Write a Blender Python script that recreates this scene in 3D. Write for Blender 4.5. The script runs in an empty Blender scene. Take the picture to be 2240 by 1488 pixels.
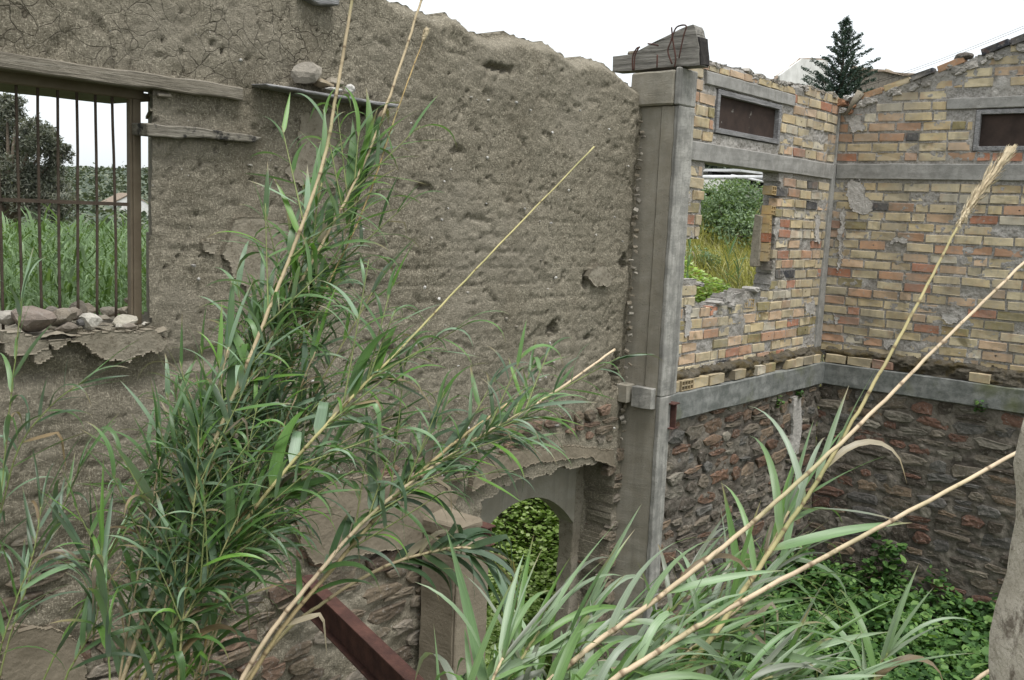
import bpy, bmesh, math, random
import numpy as np
from mathutils import Vector, Matrix

random.seed(7); rng = np.random.default_rng(7)
SC = bpy.context.scene
COL = SC.collection
R = math.radians

# ------------------------------------------------------------------ camera, sky, sun, exposure
EYE = 4.4
AX = np.array([[0.6500991, -0.75856371, 0.04418438], [0.06940856, 0.11718868, 0.99068121], [-0.75667272, -0.64097419, 0.12883507]])
cam = bpy.data.objects.new('camera', bpy.data.cameras.new('camera')); COL.objects.link(cam)
M3 = Matrix([[AX[0][i], AX[1][i], AX[2][i]] for i in range(3)])
cam.matrix_world = Matrix.Translation((0, 0, EYE)) @ M3.to_4x4()
cam.data.sensor_fit = 'HORIZONTAL'; cam.data.sensor_width = 36; cam.data.lens = 2130 / 2240 * 36
cam.data.clip_start = 0.05; cam.data.clip_end = 2000
SC.camera = cam
SUN_EL, SUN_AZ = 70, 195          # azimuth measured from +Y clockwise (towards +X)
w = bpy.data.worlds.new('World'); SC.world = w; w.use_nodes = True
nt = w.node_tree; nt.nodes.clear()
sky = nt.nodes.new('ShaderNodeTexSky'); sky.sky_type = 'NISHITA'; sky.sun_disc = False
sky.sun_elevation = R(SUN_EL); sky.sun_rotation = R(SUN_AZ); sky.air_density = 1.0; sky.dust_density = 3.0; sky.ozone_density = 1.0
hs = nt.nodes.new('ShaderNodeHueSaturation'); hs.inputs['Saturation'].default_value = 0.16; hs.inputs['Value'].default_value = 1.0
bg = nt.nodes.new('ShaderNodeBackground'); bg.inputs['Strength'].default_value = 0.15
wo = nt.nodes.new('ShaderNodeOutputWorld')
ov = nt.nodes.new('ShaderNodeMixRGB'); ov.inputs['Fac'].default_value = 0.7; ov.inputs['Color2'].default_value = (3.0, 3.2, 3.3, 1)   # even cloud deck over the whole sky
nt.links.new(sky.outputs[0], hs.inputs['Color']); nt.links.new(hs.outputs[0], ov.inputs['Color1']); nt.links.new(ov.outputs[0], bg.inputs['Color']); nt.links.new(bg.outputs[0], wo.inputs['Surface'])
sl = bpy.data.lights.new('sun', 'SUN'); sl.energy = 1.5; sl.angle = R(28); sl.color = (1, 0.985, 0.96)
so = bpy.data.objects.new('sun', sl); COL.objects.link(so)
sd = Vector((math.sin(R(SUN_AZ)) * math.cos(R(SUN_EL)), math.cos(R(SUN_AZ)) * math.cos(R(SUN_EL)), math.sin(R(SUN_EL))))
so.rotation_euler = sd.to_track_quat('Z', 'Y').to_euler()
SC.view_settings.view_transform = 'Standard'; SC.view_settings.look = 'None'
SC.view_settings.exposure = 1.24; SC.view_settings.gamma = 1.0

# ------------------------------------------------------------------ measuring helpers (pixel of the photograph -> point on a real plane)
def ray(px, py): return AX[0] * (px - 1120) + AX[1] * (744 - py) - AX[2] * 2130
def onY(px, py, Y): d = ray(px, py); p = d * (Y / d[1]); return Vector((p[0], p[1], p[2] + EYE))
def onX(px, py, X): d = ray(px, py); p = d * (X / d[0]); return Vector((p[0], p[1], p[2] + EYE))
def onZ(px, py, Z): d = ray(px, py); p = d * ((Z - EYE) / d[2]); return Vector((p[0], p[1], p[2] + EYE))
def dep(px, py, D): p = ray(px, py) / 2130 * D; return Vector((p[0], p[1], p[2] + EYE))
YW, XC = 4.64, 11.136

# ------------------------------------------------------------------ noise
def _h(ix, iy, s):
    n = (ix.astype(np.int64) * 374761393 + iy.astype(np.int64) * 668265263 + s * 1442695041) & 0xffffffff
    n = ((n ^ (n >> 13)) * 1274126177) & 0xffffffff
    n = n ^ (n >> 16)
    return (n & 0xffff) / 65535.0
def vn(x, y, s=0):
    x = np.asarray(x, float); y = np.asarray(y, float)
    ix = np.floor(x); iy = np.floor(y); fx = x - ix; fy = y - iy
    fx = fx * fx * (3 - 2 * fx); fy = fy * fy * (3 - 2 * fy)
    a = _h(ix, iy, s); b = _h(ix + 1, iy, s); c = _h(ix, iy + 1, s); d = _h(ix + 1, iy + 1, s)
    return (a * (1 - fx) + b * fx) * (1 - fy) + (c * (1 - fx) + d * fx) * fy
def fbm(x, y, s=0, o=4, g=.5):
    t = 0; a = 1; n = 0
    for i in range(o): t = t + a * vn(x * 2 ** i + 17.3 * i, y * 2 ** i - 9.1 * i, s + i); n += a; a *= g
    return t / n
def sstep(a, b, x): t = np.clip((x - a) / (b - a), 0, 1); return t * t * (3 - 2 * t)

# ------------------------------------------------------------------ object helpers
def empty(name, loc=(0, 0, 0), label=None, cat=None, group=None):
    o = bpy.data.objects.new(name, None); COL.objects.link(o); o.location = loc; o.empty_display_size = .1
    tag(o, label, cat, group); return o
def tag(o, label=None, cat=None, group=None, kind=None):
    if label: o['label'] = label
    if cat: o['category'] = cat
    if group: o['group'] = group
    if kind: o['kind'] = kind
    return o
def put(name, me, m=None, parent=None, loc=None, color=None):
    o = bpy.data.objects.new(name, me); COL.objects.link(o)
    if m is not None and len(me.materials) == 0: me.materials.append(m)
    if loc is not None: o.location = loc
    if parent is not None:
        o.parent = parent
        o.matrix_parent_inverse = Matrix.Translation(-Vector(parent.location)) if parent.parent is None else Matrix.Identity(4)
    if color is not None: o.color = (*color, 1)
    return o
def mesh(v, f, smooth=False, name='m'):
    me = bpy.data.meshes.new(name)
    me.from_pydata([tuple(p) for p in v], [], [tuple(q) for q in f])
    if smooth: me.polygons.foreach_set('use_smooth', [True] * len(me.polygons))
    me.update(); return me
def bigmesh(v, quads, smooth=True, name='m'):
    v = np.asarray(v, np.float32); q = np.asarray(quads, np.int32)
    me = bpy.data.meshes.new(name); k = q.shape[1]
    me.vertices.add(len(v)); me.vertices.foreach_set('co', v.ravel())
    me.loops.add(q.size); me.loops.foreach_set('vertex_index', q.ravel())
    me.polygons.add(len(q)); me.polygons.foreach_set('loop_start', np.arange(0, q.size, k, dtype=np.int32))
    me.polygons.foreach_set('loop_total', np.full(len(q), k, np.int32))
    me.polygons.foreach_set('use_smooth', np.full(len(q), smooth))
    me.update(calc_edges=True); return me
class MB:
    def __init__(s): s.v = []; s.f = []
    def box(s, x0, x1, y0, y1, z0, z1, j=0):
        b = len(s.v)
        for z in (z0, z1):
            for x, y in ((x0, y0), (x1, y0), (x1, y1), (x0, y1)):
                s.v.append((x + random.uniform(-j, j), y + random.uniform(-j, j), z + random.uniform(-j, j)))
        s.f += [tuple(b + i for i in q) for q in ((3, 2, 1, 0), (4, 5, 6, 7), (0, 1, 5, 4), (1, 2, 6, 5), (2, 3, 7, 6), (3, 0, 4, 7))]
    def tube(s, pts, rad, n=6, cap=True):
        pts = [Vector(p) for p in pts]; b = len(s.v); m = len(pts)
        if not hasattr(rad, '__len__'): rad = [rad] * m
        t0 = (pts[1] - pts[0]).normalized(); a = t0.orthogonal().normalized()
        for i, p in enumerate(pts):
            t = (pts[min(i + 1, m - 1)] - pts[max(i - 1, 0)]).normalized()
            a = (a - t * a.dot(t)); a = a.normalized() if a.length > 1e-6 else t.orthogonal().normalized()
            c = t.cross(a)
            for k in range(n):
                q = 2 * math.pi * k / n; s.v.append(tuple(p + (a * math.cos(q) + c * math.sin(q)) * rad[i]))
        for i in range(m - 1):
            for k in range(n):
                s.f.append((b + i * n + k, b + i * n + (k + 1) % n, b + (i + 1) * n + (k + 1) % n, b + (i + 1) * n + k))
        if cap: s.f.append(tuple(b + k for k in reversed(range(n)))); s.f.append(tuple(b + (m - 1) * n + k for k in range(n)))
    def prism(s, poly, fn, d0, d1):
        """polygon (a,b) list extruded; fn(a,b,d)->xyz"""
        b = len(s.v); n = len(poly)
        for d in (d0, d1):
            for (x, y) in poly: s.v.append(tuple(fn(x, y, d)))
        s.f.append(tuple(b + i for i in range(n))); s.f.append(tuple(b + n + i for i in reversed(range(n))))
        for i in range(n): s.f.append((b + (i + 1) % n, b + i, b + n + i, b + n + (i + 1) % n))
    def build(s, name, m, parent=None, smooth=False, color=None, loc=None, bevel=0, fix=True):
        me = mesh(s.v, s.f, smooth)
        if fix or bevel:
            bm = bmesh.new(); bm.from_mesh(me); bmesh.ops.recalc_face_normals(bm, faces=bm.faces)
            if bevel: bmesh.ops.bevel(bm, geom=list(bm.edges), offset=bevel, segments=1, affect='EDGES', profile=.5)
            bm.to_mesh(me); bm.free()
        return put(name, me, m, parent, loc, color)
def rough(me, amp, freq, seed=0, cuts=0):
    """subdivide and push vertices about so that edges are worn"""
    bm = bmesh.new(); bm.from_mesh(me)
    if cuts: bmesh.ops.subdivide_edges(bm, edges=list(bm.edges), cuts=cuts, use_grid_fill=True)
    co = np.array([v.co[:] for v in bm.verts])
    dx = fbm(co[:, 0] * freq + co[:, 2] * freq * .7, co[:, 1] * freq + co[:, 2] * freq * .6, seed, 3) - .5
    dy = fbm(co[:, 0] * freq - co[:, 2] * freq * .8 + 9, co[:, 1] * freq + co[:, 2] * freq * .5, seed + 11, 3) - .5
    dz = fbm(co[:, 1] * freq + 5, co[:, 2] * freq + co[:, 0] * freq * .9, seed + 23, 3) - .5
    for v, a, b, c in zip(bm.verts, dx, dy, dz): v.co += Vector((a, b, c)) * amp * 2
    bm.to_mesh(me); bm.free(); me.update(); return me

# ------------------------------------------------------------------ materials
def newmat(name):
    m = bpy.data.materials.new(name); m.use_nodes = True; nt = m.node_tree; nt.nodes.clear()
    out = nt.nodes.new('ShaderNodeOutputMaterial'); b = nt.nodes.new('ShaderNodeBsdfPrincipled'); nt.links.new(b.outputs[0], out.inputs[0])
    b.inputs['Specular IOR Level'].default_value = .25; b.inputs['Roughness'].default_value = .9
    return m, nt, b, out
def node(nt, t, **kw):
    n = nt.nodes.new('ShaderNode' + t)
    for k, v in kw.items():
        if k.startswith('i_'):
            key = k[2:].replace('_', ' '); sock = n.inputs[int(key)] if key.isdigit() else n.inputs[key]
            if isinstance(v, bpy.types.NodeSocket): nt.links.new(v, sock)
            else: sock.default_value = v
        else: setattr(n, k, v)
    return n
def coords(nt, scale=(1, 1, 1), kind='pos', rnd=False):
    if kind == 'pos': src = node(nt, 'NewGeometry').outputs['Position']
    else: src = node(nt, 'TexCoord').outputs['Object']
    mp = node(nt, 'Mapping'); nt.links.new(src, mp.inputs['Vector']); mp.inputs['Scale'].default_value = scale
    if rnd:
        oi = node(nt, 'ObjectInfo'); mu = node(nt, 'Math', operation='MULTIPLY', i_0=oi.outputs['Random'], i_1=37.0)
        cx = node(nt, 'CombineXYZ', i_X=mu.outputs[0], i_Y=mu.outputs[0], i_Z=mu.outputs[0]); nt.links.new(cx.outputs[0], mp.inputs['Location'])
    return mp.outputs[0]
def noise(nt, vec, scale, detail=4, rough=.55, dist=0):
    return node(nt, 'TexNoise', i_Vector=vec, i_Scale=scale, i_Detail=detail, i_Roughness=rough, i_Distortion=dist).outputs['Fac']
def ramp(nt, fac, stops):
    r = node(nt, 'ValToRGB', i_Fac=fac); e = r.color_ramp.elements
    while len(e) < len(stops): e.new(.5)
    for x, (p, c) in zip(e, stops):
        x.position = p; x.color = (*c, 1) if hasattr(c, '__len__') else (c, c, c, 1)
    return r.outputs['Color']
def mix(nt, fac, a, b, mode='MIX'):
    n = node(nt, 'MixRGB', blend_type=mode)
    for k, v in (('Fac', fac), ('Color1', a), ('Color2', b)):
        if isinstance(v, bpy.types.NodeSocket): nt.links.new(v, n.inputs[k])
        else: n.inputs[k].default_value = v if not hasattr(v, '__len__') else (*v, 1)
    return n.outputs[0]
def math2(nt, op, a, b):
    return node(nt, 'Math', operation=op, i_0=a, i_1=b).outputs[0]
def bump(nt, b, h, strength=.5, dist=.01, prev=None):
    n = node(nt, 'Bump', i_Strength=strength, i_Distance=dist, i_Height=h)
    if prev is not None: nt.links.new(prev, n.inputs['Normal'])
    nt.links.new(n.outputs[0], b.inputs['Normal']); return n.outputs[0]
def setc(nt, b, c): nt.links.new(c, b.inputs['Base Color'])

def m_adobe():
    m, nt, b, o = newmat('adobe'); p = coords(nt)
    big = noise(nt, p, 1.1, 5); c = ramp(nt, big, [(.3, (.165, .144, .105)), (.5, (.220, .195, .146)), (.7, (.265, .236, .180))])
    mid = noise(nt, p, 9, 5, .65); c = mix(nt, .55, c, ramp(nt, mid, [(.3, (.132, .114, .080)), (.55, (.228, .202, .150)), (.75, (.305, .272, .208))]))
    # straw and chaff: short bright strokes
    for sc, rot, th in (((38, 38, 150), .5, .64), ((150, 38, 38), .2, .64), ((110, 30, 70), -.7, .65), ((90, 90, 90), 0, .66)):
        v = coords(nt, sc); v.node.inputs['Rotation'].default_value = (0, rot, 0)
        s = noise(nt, v, 1, 2, .6); c = mix(nt, ramp(nt, s, [(th - .05, 0.), (th + .03, .75)]), c, (.47, .42, .325))
    dk = noise(nt, p, 55, 4, .75); c = mix(nt, ramp(nt, dk, [(.34, .8), (.43, 0.)]), c, (.065, .052, .034))
    wv = node(nt, 'TexVoronoi', i_Vector=p, i_Scale=26.0); wn = noise(nt, p, 11, 2)
    peb = math2(nt, 'MULTIPLY', ramp(nt, wv.outputs['Distance'], [(.10, 1.), (.14, 0.)]), ramp(nt, node(nt, 'SeparateColor', i_Color=wv.outputs['Color']).outputs[0], [(.93, 0.), (.94, 1.)]))
    c = mix(nt, peb, c, (.50, .47, .42))
    # drying cracks, stronger near the wall's top
    wa = node(nt, 'MixRGB', i_Fac=.16); nt.links.new(p, wa.inputs[1]); nt.links.new(node(nt, 'TexNoise', i_Vector=p, i_Scale=5.0).outputs['Color'], wa.inputs[2])
    cr = node(nt, 'TexVoronoi', feature='DISTANCE_TO_EDGE', i_Vector=wa.outputs[0], i_Scale=13.0).outputs['Distance']
    ck = ramp(nt, cr, [(.0, 1.), (.035, 0.)])
    z = node(nt, 'SeparateXYZ', i_Vector=p).outputs['Z']
    x_ = node(nt, 'SeparateXYZ', i_Vector=p).outputs['X']
    zf = node(nt, 'MapRange', i_0=z, i_1=4.8, i_2=5.15).outputs[0]
    xf = node(nt, 'MapRange', i_0=x_, i_1=4.9, i_2=3.6).outputs[0]
    ck = math2(nt, 'MULTIPLY', ck, math2(nt, 'MULTIPLY', zf, xf))
    ck = math2(nt, 'MULTIPLY', ck, ramp(nt, noise(nt, p, 4, 2), [(.35, .1), (.6, 1.)]))
    c = mix(nt, math2(nt, 'MULTIPLY', ck, .8), c, (.04, .03, .02))
    sv = coords(nt, (3.2, 3.2, .35)); c = mix(nt, ramp(nt, noise(nt, sv, 1, 4, .6), [(.52, 0.), (.70, .35)]), c, (.165, .138, .097))
    sv2 = coords(nt, (.9, .9, 1.6)); c = mix(nt, ramp(nt, noise(nt, sv2, 1, 5, .6), [(.50, 0.), (.70, .5)]), c, (.33, .295, .235))
    setc(nt, b, c)
    h = math2(nt, 'ADD', math2(nt, 'MULTIPLY', noise(nt, p, 60, 6, .78), 1.3), math2(nt, 'MULTIPLY', noise(nt, p, 20, 5, .68), 1.0))
    h = math2(nt, 'SUBTRACT', h, math2(nt, 'MULTIPLY', ck, .8))
    bump(nt, b, h, .9, .022); b.inputs['Roughness'].default_value = .97; return m
def m_simple(name, base, var, scale=8, rough_=.9, bs=.5, bd=.01, bsc=30, extra=None, objc=False, stretch=(1, 1, 1), kind='pos', spec=.25):
    m, nt, b, o = newmat(name); p = coords(nt, stretch, kind)
    n1 = noise(nt, p, scale, 6, .62); c = ramp(nt, n1, [(.28, base), (.72, var)])
    if objc:
        oc = node(nt, 'ObjectInfo').outputs['Color']; g = ramp(nt, n1, [(.25, .62), (.75, 1.15)]); c = mix(nt, 1., oc, g, 'MULTIPLY')
    if extra: c = extra(nt, p, c)
    setc(nt, b, c); bump(nt, b, noise(nt, p, bsc, 6, .68), bs, bd); b.inputs['Roughness'].default_value = rough_; b.inputs['Specular IOR Level'].default_value = spec
    return m
def weather(nt, c):
    p = coords(nt); c = mix(nt, ramp(nt, noise(nt, p, 1.7, 5, .62), [(.46, 0.), (.66, .5)]), c, (.27, .245, .205))
    v = coords(nt, (5, 5, .55)); return mix(nt, ramp(nt, noise(nt, v, 1, 4, .6), [(.54, 0.), (.70, .42)]), c, (.13, .115, .09))
def m_brick():
    m, nt, b, o = newmat('fired_clay_brick'); p = coords(nt, (1, 1, 1), 'obj', True)
    oc = node(nt, 'ObjectInfo').outputs['Color']; n1 = noise(nt, p, 9, 5, .6)
    c = mix(nt, 1., oc, ramp(nt, n1, [(.25, .72), (.5, 1.), (.8, 1.2)]), 'MULTIPLY')
    hb = noise(nt, p, 5, 2); c = mix(nt, ramp(nt, hb, [(.56, 0.), (.72, .35)]), c, (.42, .20, .11))
    ob = noise(nt, p, 4.3, 3, .5, .4); c = mix(nt, ramp(nt, ob, [(.64, 0.), (.74, .75)]), c, (.10, .085, .035))
    gr = noise(nt, p, 24, 5, .7); c = mix(nt, ramp(nt, gr, [(.53, 0.), (.66, .5)]), c, (.36, .335, .30))
    g2 = coords(nt, (6, 6, 260), 'obj', True); st = noise(nt, g2, 1, 2, .5)
    c = mix(nt, math2(nt, 'MULTIPLY', st, .35), c, mix(nt, 1., c, (.5, .47, .42), 'MULTIPLY'))
    c = weather(nt, c); setc(nt, b, c); h = math2(nt, 'ADD', math2(nt, 'MULTIPLY', st, .7), gr); bump(nt, b, h, .5, .006); b.inputs['Roughness'].default_value = .92; return m
def m_mortar():
    def ex(nt, p, c):
        c = mix(nt, ramp(nt, noise(nt, p, 40, 5, .75), [(.35, .75), (.55, 0.)]), c, (.13, .118, .10))
        return weather(nt, mix(nt, ramp(nt, noise(nt, p, 3.2, 4), [(.60, 0.), (.72, .6)]), c, (.50, .475, .44)))
    return m_simple('mortar', (.29, .272, .25), (.44, .415, .385), 7, .95, .9, .02, 38, ex)
def m_concrete(name, a, bcol, streak=(.09, .085, .075), green=0, board=.28):
    def ex(nt, p, c):
        v = coords(nt, (55, 55, .9)); s = noise(nt, v, 1, 3, .6); c = mix(nt, ramp(nt, s, [(.48, .0), (.75, board)]), c, streak)
        c = mix(nt, ramp(nt, noise(nt, p, 9, 6, .7), [(.42, .55), (.56, 0.)]), c, tuple(x * 1.5 for x in streak))
        v2 = coords(nt, (9, 9, .5)); s2 = noise(nt, v2, 1, 4, .6); c = mix(nt, ramp(nt, s2, [(.5, 0.), (.75, .2 + board)]), c, tuple(x * .9 for x in streak))
        if green: c = mix(nt, ramp(nt, noise(nt, p, 2.6, 4), [(.55, 0.), (.75, green)]), c, (.09, .10, .03))
        vv = node(nt, 'TexVoronoi', i_Vector=p, i_Scale=55.0)
        sp = math2(nt, 'MULTIPLY', ramp(nt, vv.outputs['Distance'], [(.12, 1.), (.2, 0.)]), ramp(nt, noise(nt, p, 6, 2), [(.5, 0.), (.6, .8)]))
        return mix(nt, sp, c, (.08, .075, .065))
    return m_simple(name, a, bcol, 5, .9, .5, .008, 70, ex)
def m_timber(name, a, bcol, char=0., ax=(2.2, 30, 60)):
    m, nt, b, o = newmat(name); p = coords(nt); g = coords(nt, ax)
    s = noise(nt, g, 1, 6, .7, .6); c = ramp(nt, s, [(.3, tuple(x * .45 for x in a)), (.5, a), (.7, bcol)])
    fi = coords(nt, (ax[0] * 3, ax[1] * 6, ax[2] * 5)); f = noise(nt, fi, 1, 4, .7); c = mix(nt, ramp(nt, f, [(.36, .7), (.46, 0.)]), c, tuple(x * .25 for x in a))
    if char: c = mix(nt, ramp(nt, noise(nt, p, 7, 5, .7), [(.50, 0.), (.58, char)]), c, (.012, .012, .013))
    setc(nt, b, c); bump(nt, b, math2(nt, 'ADD', s, f), .8, .01); b.inputs['Roughness'].default_value = .88; return m
def m_leaf(name, back=(.35, .42, .36), trans=.28, ro=.42, spec=.5):
    m, nt, b, o = newmat(name); p = coords(nt, (1, 1, 1), 'obj')
    oc = node(nt, 'ObjectInfo').outputs['Color']
    x = node(nt, 'SeparateXYZ', i_Vector=p).outputs['Y']
    v = node(nt, 'Math', operation='SINE', i_0=math2(nt, 'MULTIPLY', x, 1400.)).outputs[0]
    pl = coords(nt, (3, 160, 3), 'obj'); st = noise(nt, pl, 1, 3)
    c = mix(nt, 1., oc, ramp(nt, st, [(.3, .78), (.7, 1.18)]), 'MULTIPLY')
    pn = coords(nt); dry = noise(nt, pn, 5.5, 3, .6); c = mix(nt, ramp(nt, dry, [(.70, 0.), (.78, .3)]), c, (.22, .19, .10))
    al = node(nt, 'Attribute', attribute_name='along').outputs['Fac']; rn = math2(nt, 'MULTIPLY', node(nt, 'ObjectInfo').outputs['Random'], .35)
    tf = node(nt, 'MapRange', i_0=math2(nt, 'ADD', al, rn), i_1=.98, i_2=1.18).outputs[0]; c = mix(nt, math2(nt, 'MULTIPLY', tf, .8), c, (.25, .19, .105))   # dry leaf tips
    bf = node(nt, 'MapRange', i_0=al, i_1=.10, i_2=.0).outputs[0]; c = mix(nt, math2(nt, 'MULTIPLY', bf, .6), c, (.24, .27, .11))
    gb = node(nt, 'NewGeometry').outputs['Backfacing']; c2 = mix(nt, math2(nt, 'MULTIPLY', gb, .35), c, back)
    setc(nt, b, c2); b.inputs['Roughness'].default_value = ro; b.inputs['Specular IOR Level'].default_value = spec
    tr = node(nt, 'BsdfTranslucent'); nt.links.new(mix(nt, 1., c, (1.1, 1.25, .5), 'MULTIPLY'), tr.inputs['Color'])
    ms = node(nt, 'MixShader', i_Fac=trans); nt.links.new(b.outputs[0], ms.inputs[1]); nt.links.new(tr.outputs[0], ms.inputs[2]); nt.links.new(ms.outputs[0], o.inputs[0])
    return m
def m_foliage(name, cols, trans=.25, scale=3., ro=.6, spec=.3):
    """cols: dark, mid, light; varied per leaf (random per island) and per clump"""
    m, nt, b, o = newmat(name); ri = node(nt, 'NewGeometry').outputs['Random Per Island']
    p = coords(nt); n1 = noise(nt, p, scale, 3)
    f = math2(nt, 'ADD', math2(nt, 'MULTIPLY', ri, .62), math2(nt, 'MULTIPLY', n1, .38))
    c = ramp(nt, f, [(.2, cols[0]), (.5, cols[1]), (.85, cols[2])]); setc(nt, b, c); b.inputs['Roughness'].default_value = ro; b.inputs['Specular IOR Level'].default_value = spec
    tr = node(nt, 'BsdfTranslucent'); nt.links.new(mix(nt, 1., c, (1.1, 1.2, .5), 'MULTIPLY'), tr.inputs['Color'])
    ms = node(nt, 'MixShader', i_Fac=trans); nt.links.new(b.outputs[0], ms.inputs[1]); nt.links.new(tr.outputs[0], ms.inputs[2]); nt.links.new(ms.outputs[0], o.inputs[0])
    return m
MT = {}
MT['adobe'] = m_adobe(); MT['brick'] = m_brick(); MT['mortar'] = m_mortar()
MT['conc'] = m_concrete('concrete_grey', (.27, .258, .232), (.41, .395, .36), (.10, .098, .09), 0, .5)
MT['concmud'] = m_concrete('concrete_mud_stained', (.225, .205, .165), (.325, .30, .25), (.16, .142, .11), 0, .22)
MT['band'] = m_concrete('concrete_band', (.23, .225, .21), (.36, .345, .32), (.12, .115, .105), 0, .0)
MT['lband'] = m_concrete('concrete_band_algae', (.15, .155, .145), (.25, .25, .235), (.05, .055, .05), .7, .05)
MT['timber'] = m_timber('weathered_timber', (.21, .185, .145), (.33, .30, .25))
MT['char'] = m_timber('charred_timber', (.20, .18, .145), (.31, .285, .24), .9)
MT['endwood'] = m_timber('grey_formwork_board', (.20, .188, .165), (.33, .31, .28), .0, (30, 2.4, 45))
MT['gwood'] = m_timber('grey_window_timber', (.24, .235, .235), (.36, .35, .345), .15)
MT['brownboard'] = m_simple('brown_stained_board', (.026, .018, .015), (.06, .04, .032), 6, .8, .3, .004, 40, lambda nt, p, c: mix(nt, ramp(nt, noise(nt, p, 11, 3), [(.70, 0.), (.74, .5)]), c, (.33, .31, .28)))
MT['framewood'] = m_simple('brown_painted_steel', (.105, .082, .055), (.16, .13, .09), 9, .65, .3, .004, 60)
MT['bar'] = m_simple('rusty_bar', (.040, .030, .023), (.090, .066, .047), 14, .8, .5, .004, 90)
MT['rust'] = m_simple('rusted_steel', (.042, .022, .019), (.11, .052, .04), 10, .85, .7, .006, 60, lambda nt, p, c: mix(nt, ramp(nt, noise(nt, p, 16, 5, .7), [(.56, 0.), (.68, .35)]), c, (.14, .07, .045)))
MT['stone'] = m_simple('rubble_stone', (.2, .2, .2), (.3, .3, .3), 14, .93, .9, .02, 30, lambda nt, p, c: mix(nt, ramp(nt, noise(nt, p, 34, 5, .7), [(.55, 0.), (.68, .6)]), mix(nt, ramp(nt, noise(nt, p, 4, 3), [(.5, 0.), (.7, .6)]), c, (.07, .06, .05)), (.30, .275, .245)), True)
MT['stonemortar'] = m_simple('earth_mortar', (.10, .086, .07), (.22, .195, .16), 9, .96, .9, .03, 30, lambda nt, p, c: mix(nt, ramp(nt, noise(nt, p, 2.5, 4), [(.52, 0.), (.66, .7)]), c, (.065, .055, .046)))
MT['mudrender'] = m_simple('mud_render', (.15, .125, .09), (.23, .195, .145), 4, .95, .6, .012, 40)
MT['smear'] = m_simple('lime_mortar_smear', (.30, .28, .255), (.50, .47, .435), 12, .95, 1., .02, 32)
MT['plaster'] = m_simple('lime_plaster', (.185, .160, .120), (.31, .278, .222), 6, .95, .8, .012, 45, lambda nt, p, c: mix(nt, ramp(nt, noise(nt, p, 30, 5, .75), [(.36, .7), (.47, 0.)]), mix(nt, ramp(nt, noise(nt, p, 3, 4), [(.5, 0.), (.62, .6)]), c, (.17, .145, .105)), (.10, .082, .058)))
MT['moss'] = m_simple('moss_and_silt', (.045, .038, .024), (.16, .14, .11), 16, .98, 1., .03, 40, lambda nt, p, c: mix(nt, ramp(nt, noise(nt, p, 8, 3), [(.5, 0.), (.6, .8)]), c, (.075, .055, .02)))
def m_cane():
    m, nt, b, o = newmat('cane'); p = coords(nt); oc = node(nt, 'ObjectInfo').outputs['Color']
    c = mix(nt, 1., oc, ramp(nt, noise(nt, p, 7, 5, .65), [(.25, .6), (.5, .95), (.8, 1.15)]), 'MULTIPLY')
    c = mix(nt, ramp(nt, noise(nt, p, 34, 4, .7), [(.56, 0.), (.66, .65)]), c, (.17, .125, .07))
    c = mix(nt, ramp(nt, noise(nt, p, 3.1, 3), [(.52, 0.), (.66, .55)]), c, (.23, .24, .10))
    at = node(nt, 'Attribute', attribute_name='joint').outputs['Fac']; c = mix(nt, math2(nt, 'MULTIPLY', at, .85), c, (.12, .08, .045))
    setc(nt, b, c); bump(nt, b, noise(nt, p, 120, 3), .3, .002); b.inputs['Roughness'].default_value = .6; return m
MT['cane'] = m_cane(); MT['cane_old'] = m_simple('cane', (.3, .3, .3), (.5, .5, .5), 9, .5, .2, .002, 60, None, True, (1, 1, 1), 'pos', .4)
MT['leaf'] = m_leaf('reed_leaf')
MT['plume'] = m_simple('reed_plume', (.45, .36, .23), (.62, .52, .36), 9, .8, .1, .002, 60)
MT['earth'] = m_simple('earth', (.10, .085, .06), (.19, .16, .115), 1.5, .97, .8, .04, 12)
MT['white'] = m_simple('whitewash', (.46, .45, .42), (.74, .73, .70), 1.6, .9, .3, .01, 20)
MT['dark'] = m_simple('opening_shade_and_wire', (.012, .012, .012), (.02, .02, .02), 3)  # near-black stand-in for shade inside doors and windows; also colours the wires
MT['jamb'] = m_simple('near_masonry', (.42, .36, .28), (.66, .59, .49), 9, .95, 1., .02, 34, lambda nt, p, c: mix(nt, ramp(nt, noise(nt, p, 22, 4, .7), [(.36, .75), (.47, 0.)]), c, (.075, .05, .03)))
# ------------------------------------------------------------------ ground and terrain
def terr(x, y):
    x = np.asarray(x, float); y = np.asarray(y, float)
    bank = 3.25 * sstep(7.7, 10.6, x + .15 * (y - 6)) * sstep(4.95, 5.6, y)
    up = np.clip(y - 5.6, 0, 6) * .27 * sstep(8, 11, x)
    far = .02 * np.clip(x - 16, 0, 60) * sstep(5, 9, y) * sstep(110, 60, y)
    rough_ = (fbm(x * .9, y * .9, 5, 3) - .5) * .22 * sstep(5, 6, y) + (fbm(x * .5, y * .5, 9, 3) - .5) * .12
    hill = 13.5 * np.exp(-(((x - 190) / 120.) ** 2)) * sstep(70, 280, y) * (.8 + .4 * fbm(x * .012, y * .012, 3, 4))
    side_ = sstep(-2.2, 2.0, x - .9 * y)
    return (bank + up + far) * side_ + rough_ + hill
def axis(lo, hi, fine0, fine1, st, g):
    a = list(np.arange(fine0, fine1, st)); s = st
    while a[-1] < hi: s *= g; a.append(a[-1] + s)
    s = st; b = [fine0]
    while b[-1] > lo: s *= g; b.append(b[-1] - s)
    return np.array(b[:0:-1] + a)
gx = axis(-700, 900, -2, 24, .25, 1.055); gy = axis(-500, 900, -2, 18, .25, 1.055)
GX, GY = np.meshgrid(gx, gy, indexing='ij'); GZ = terr(GX, GY)
GZ = np.where((GX < 11.3) & (GY < 5.0), np.minimum(GZ, .06), GZ)
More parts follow.
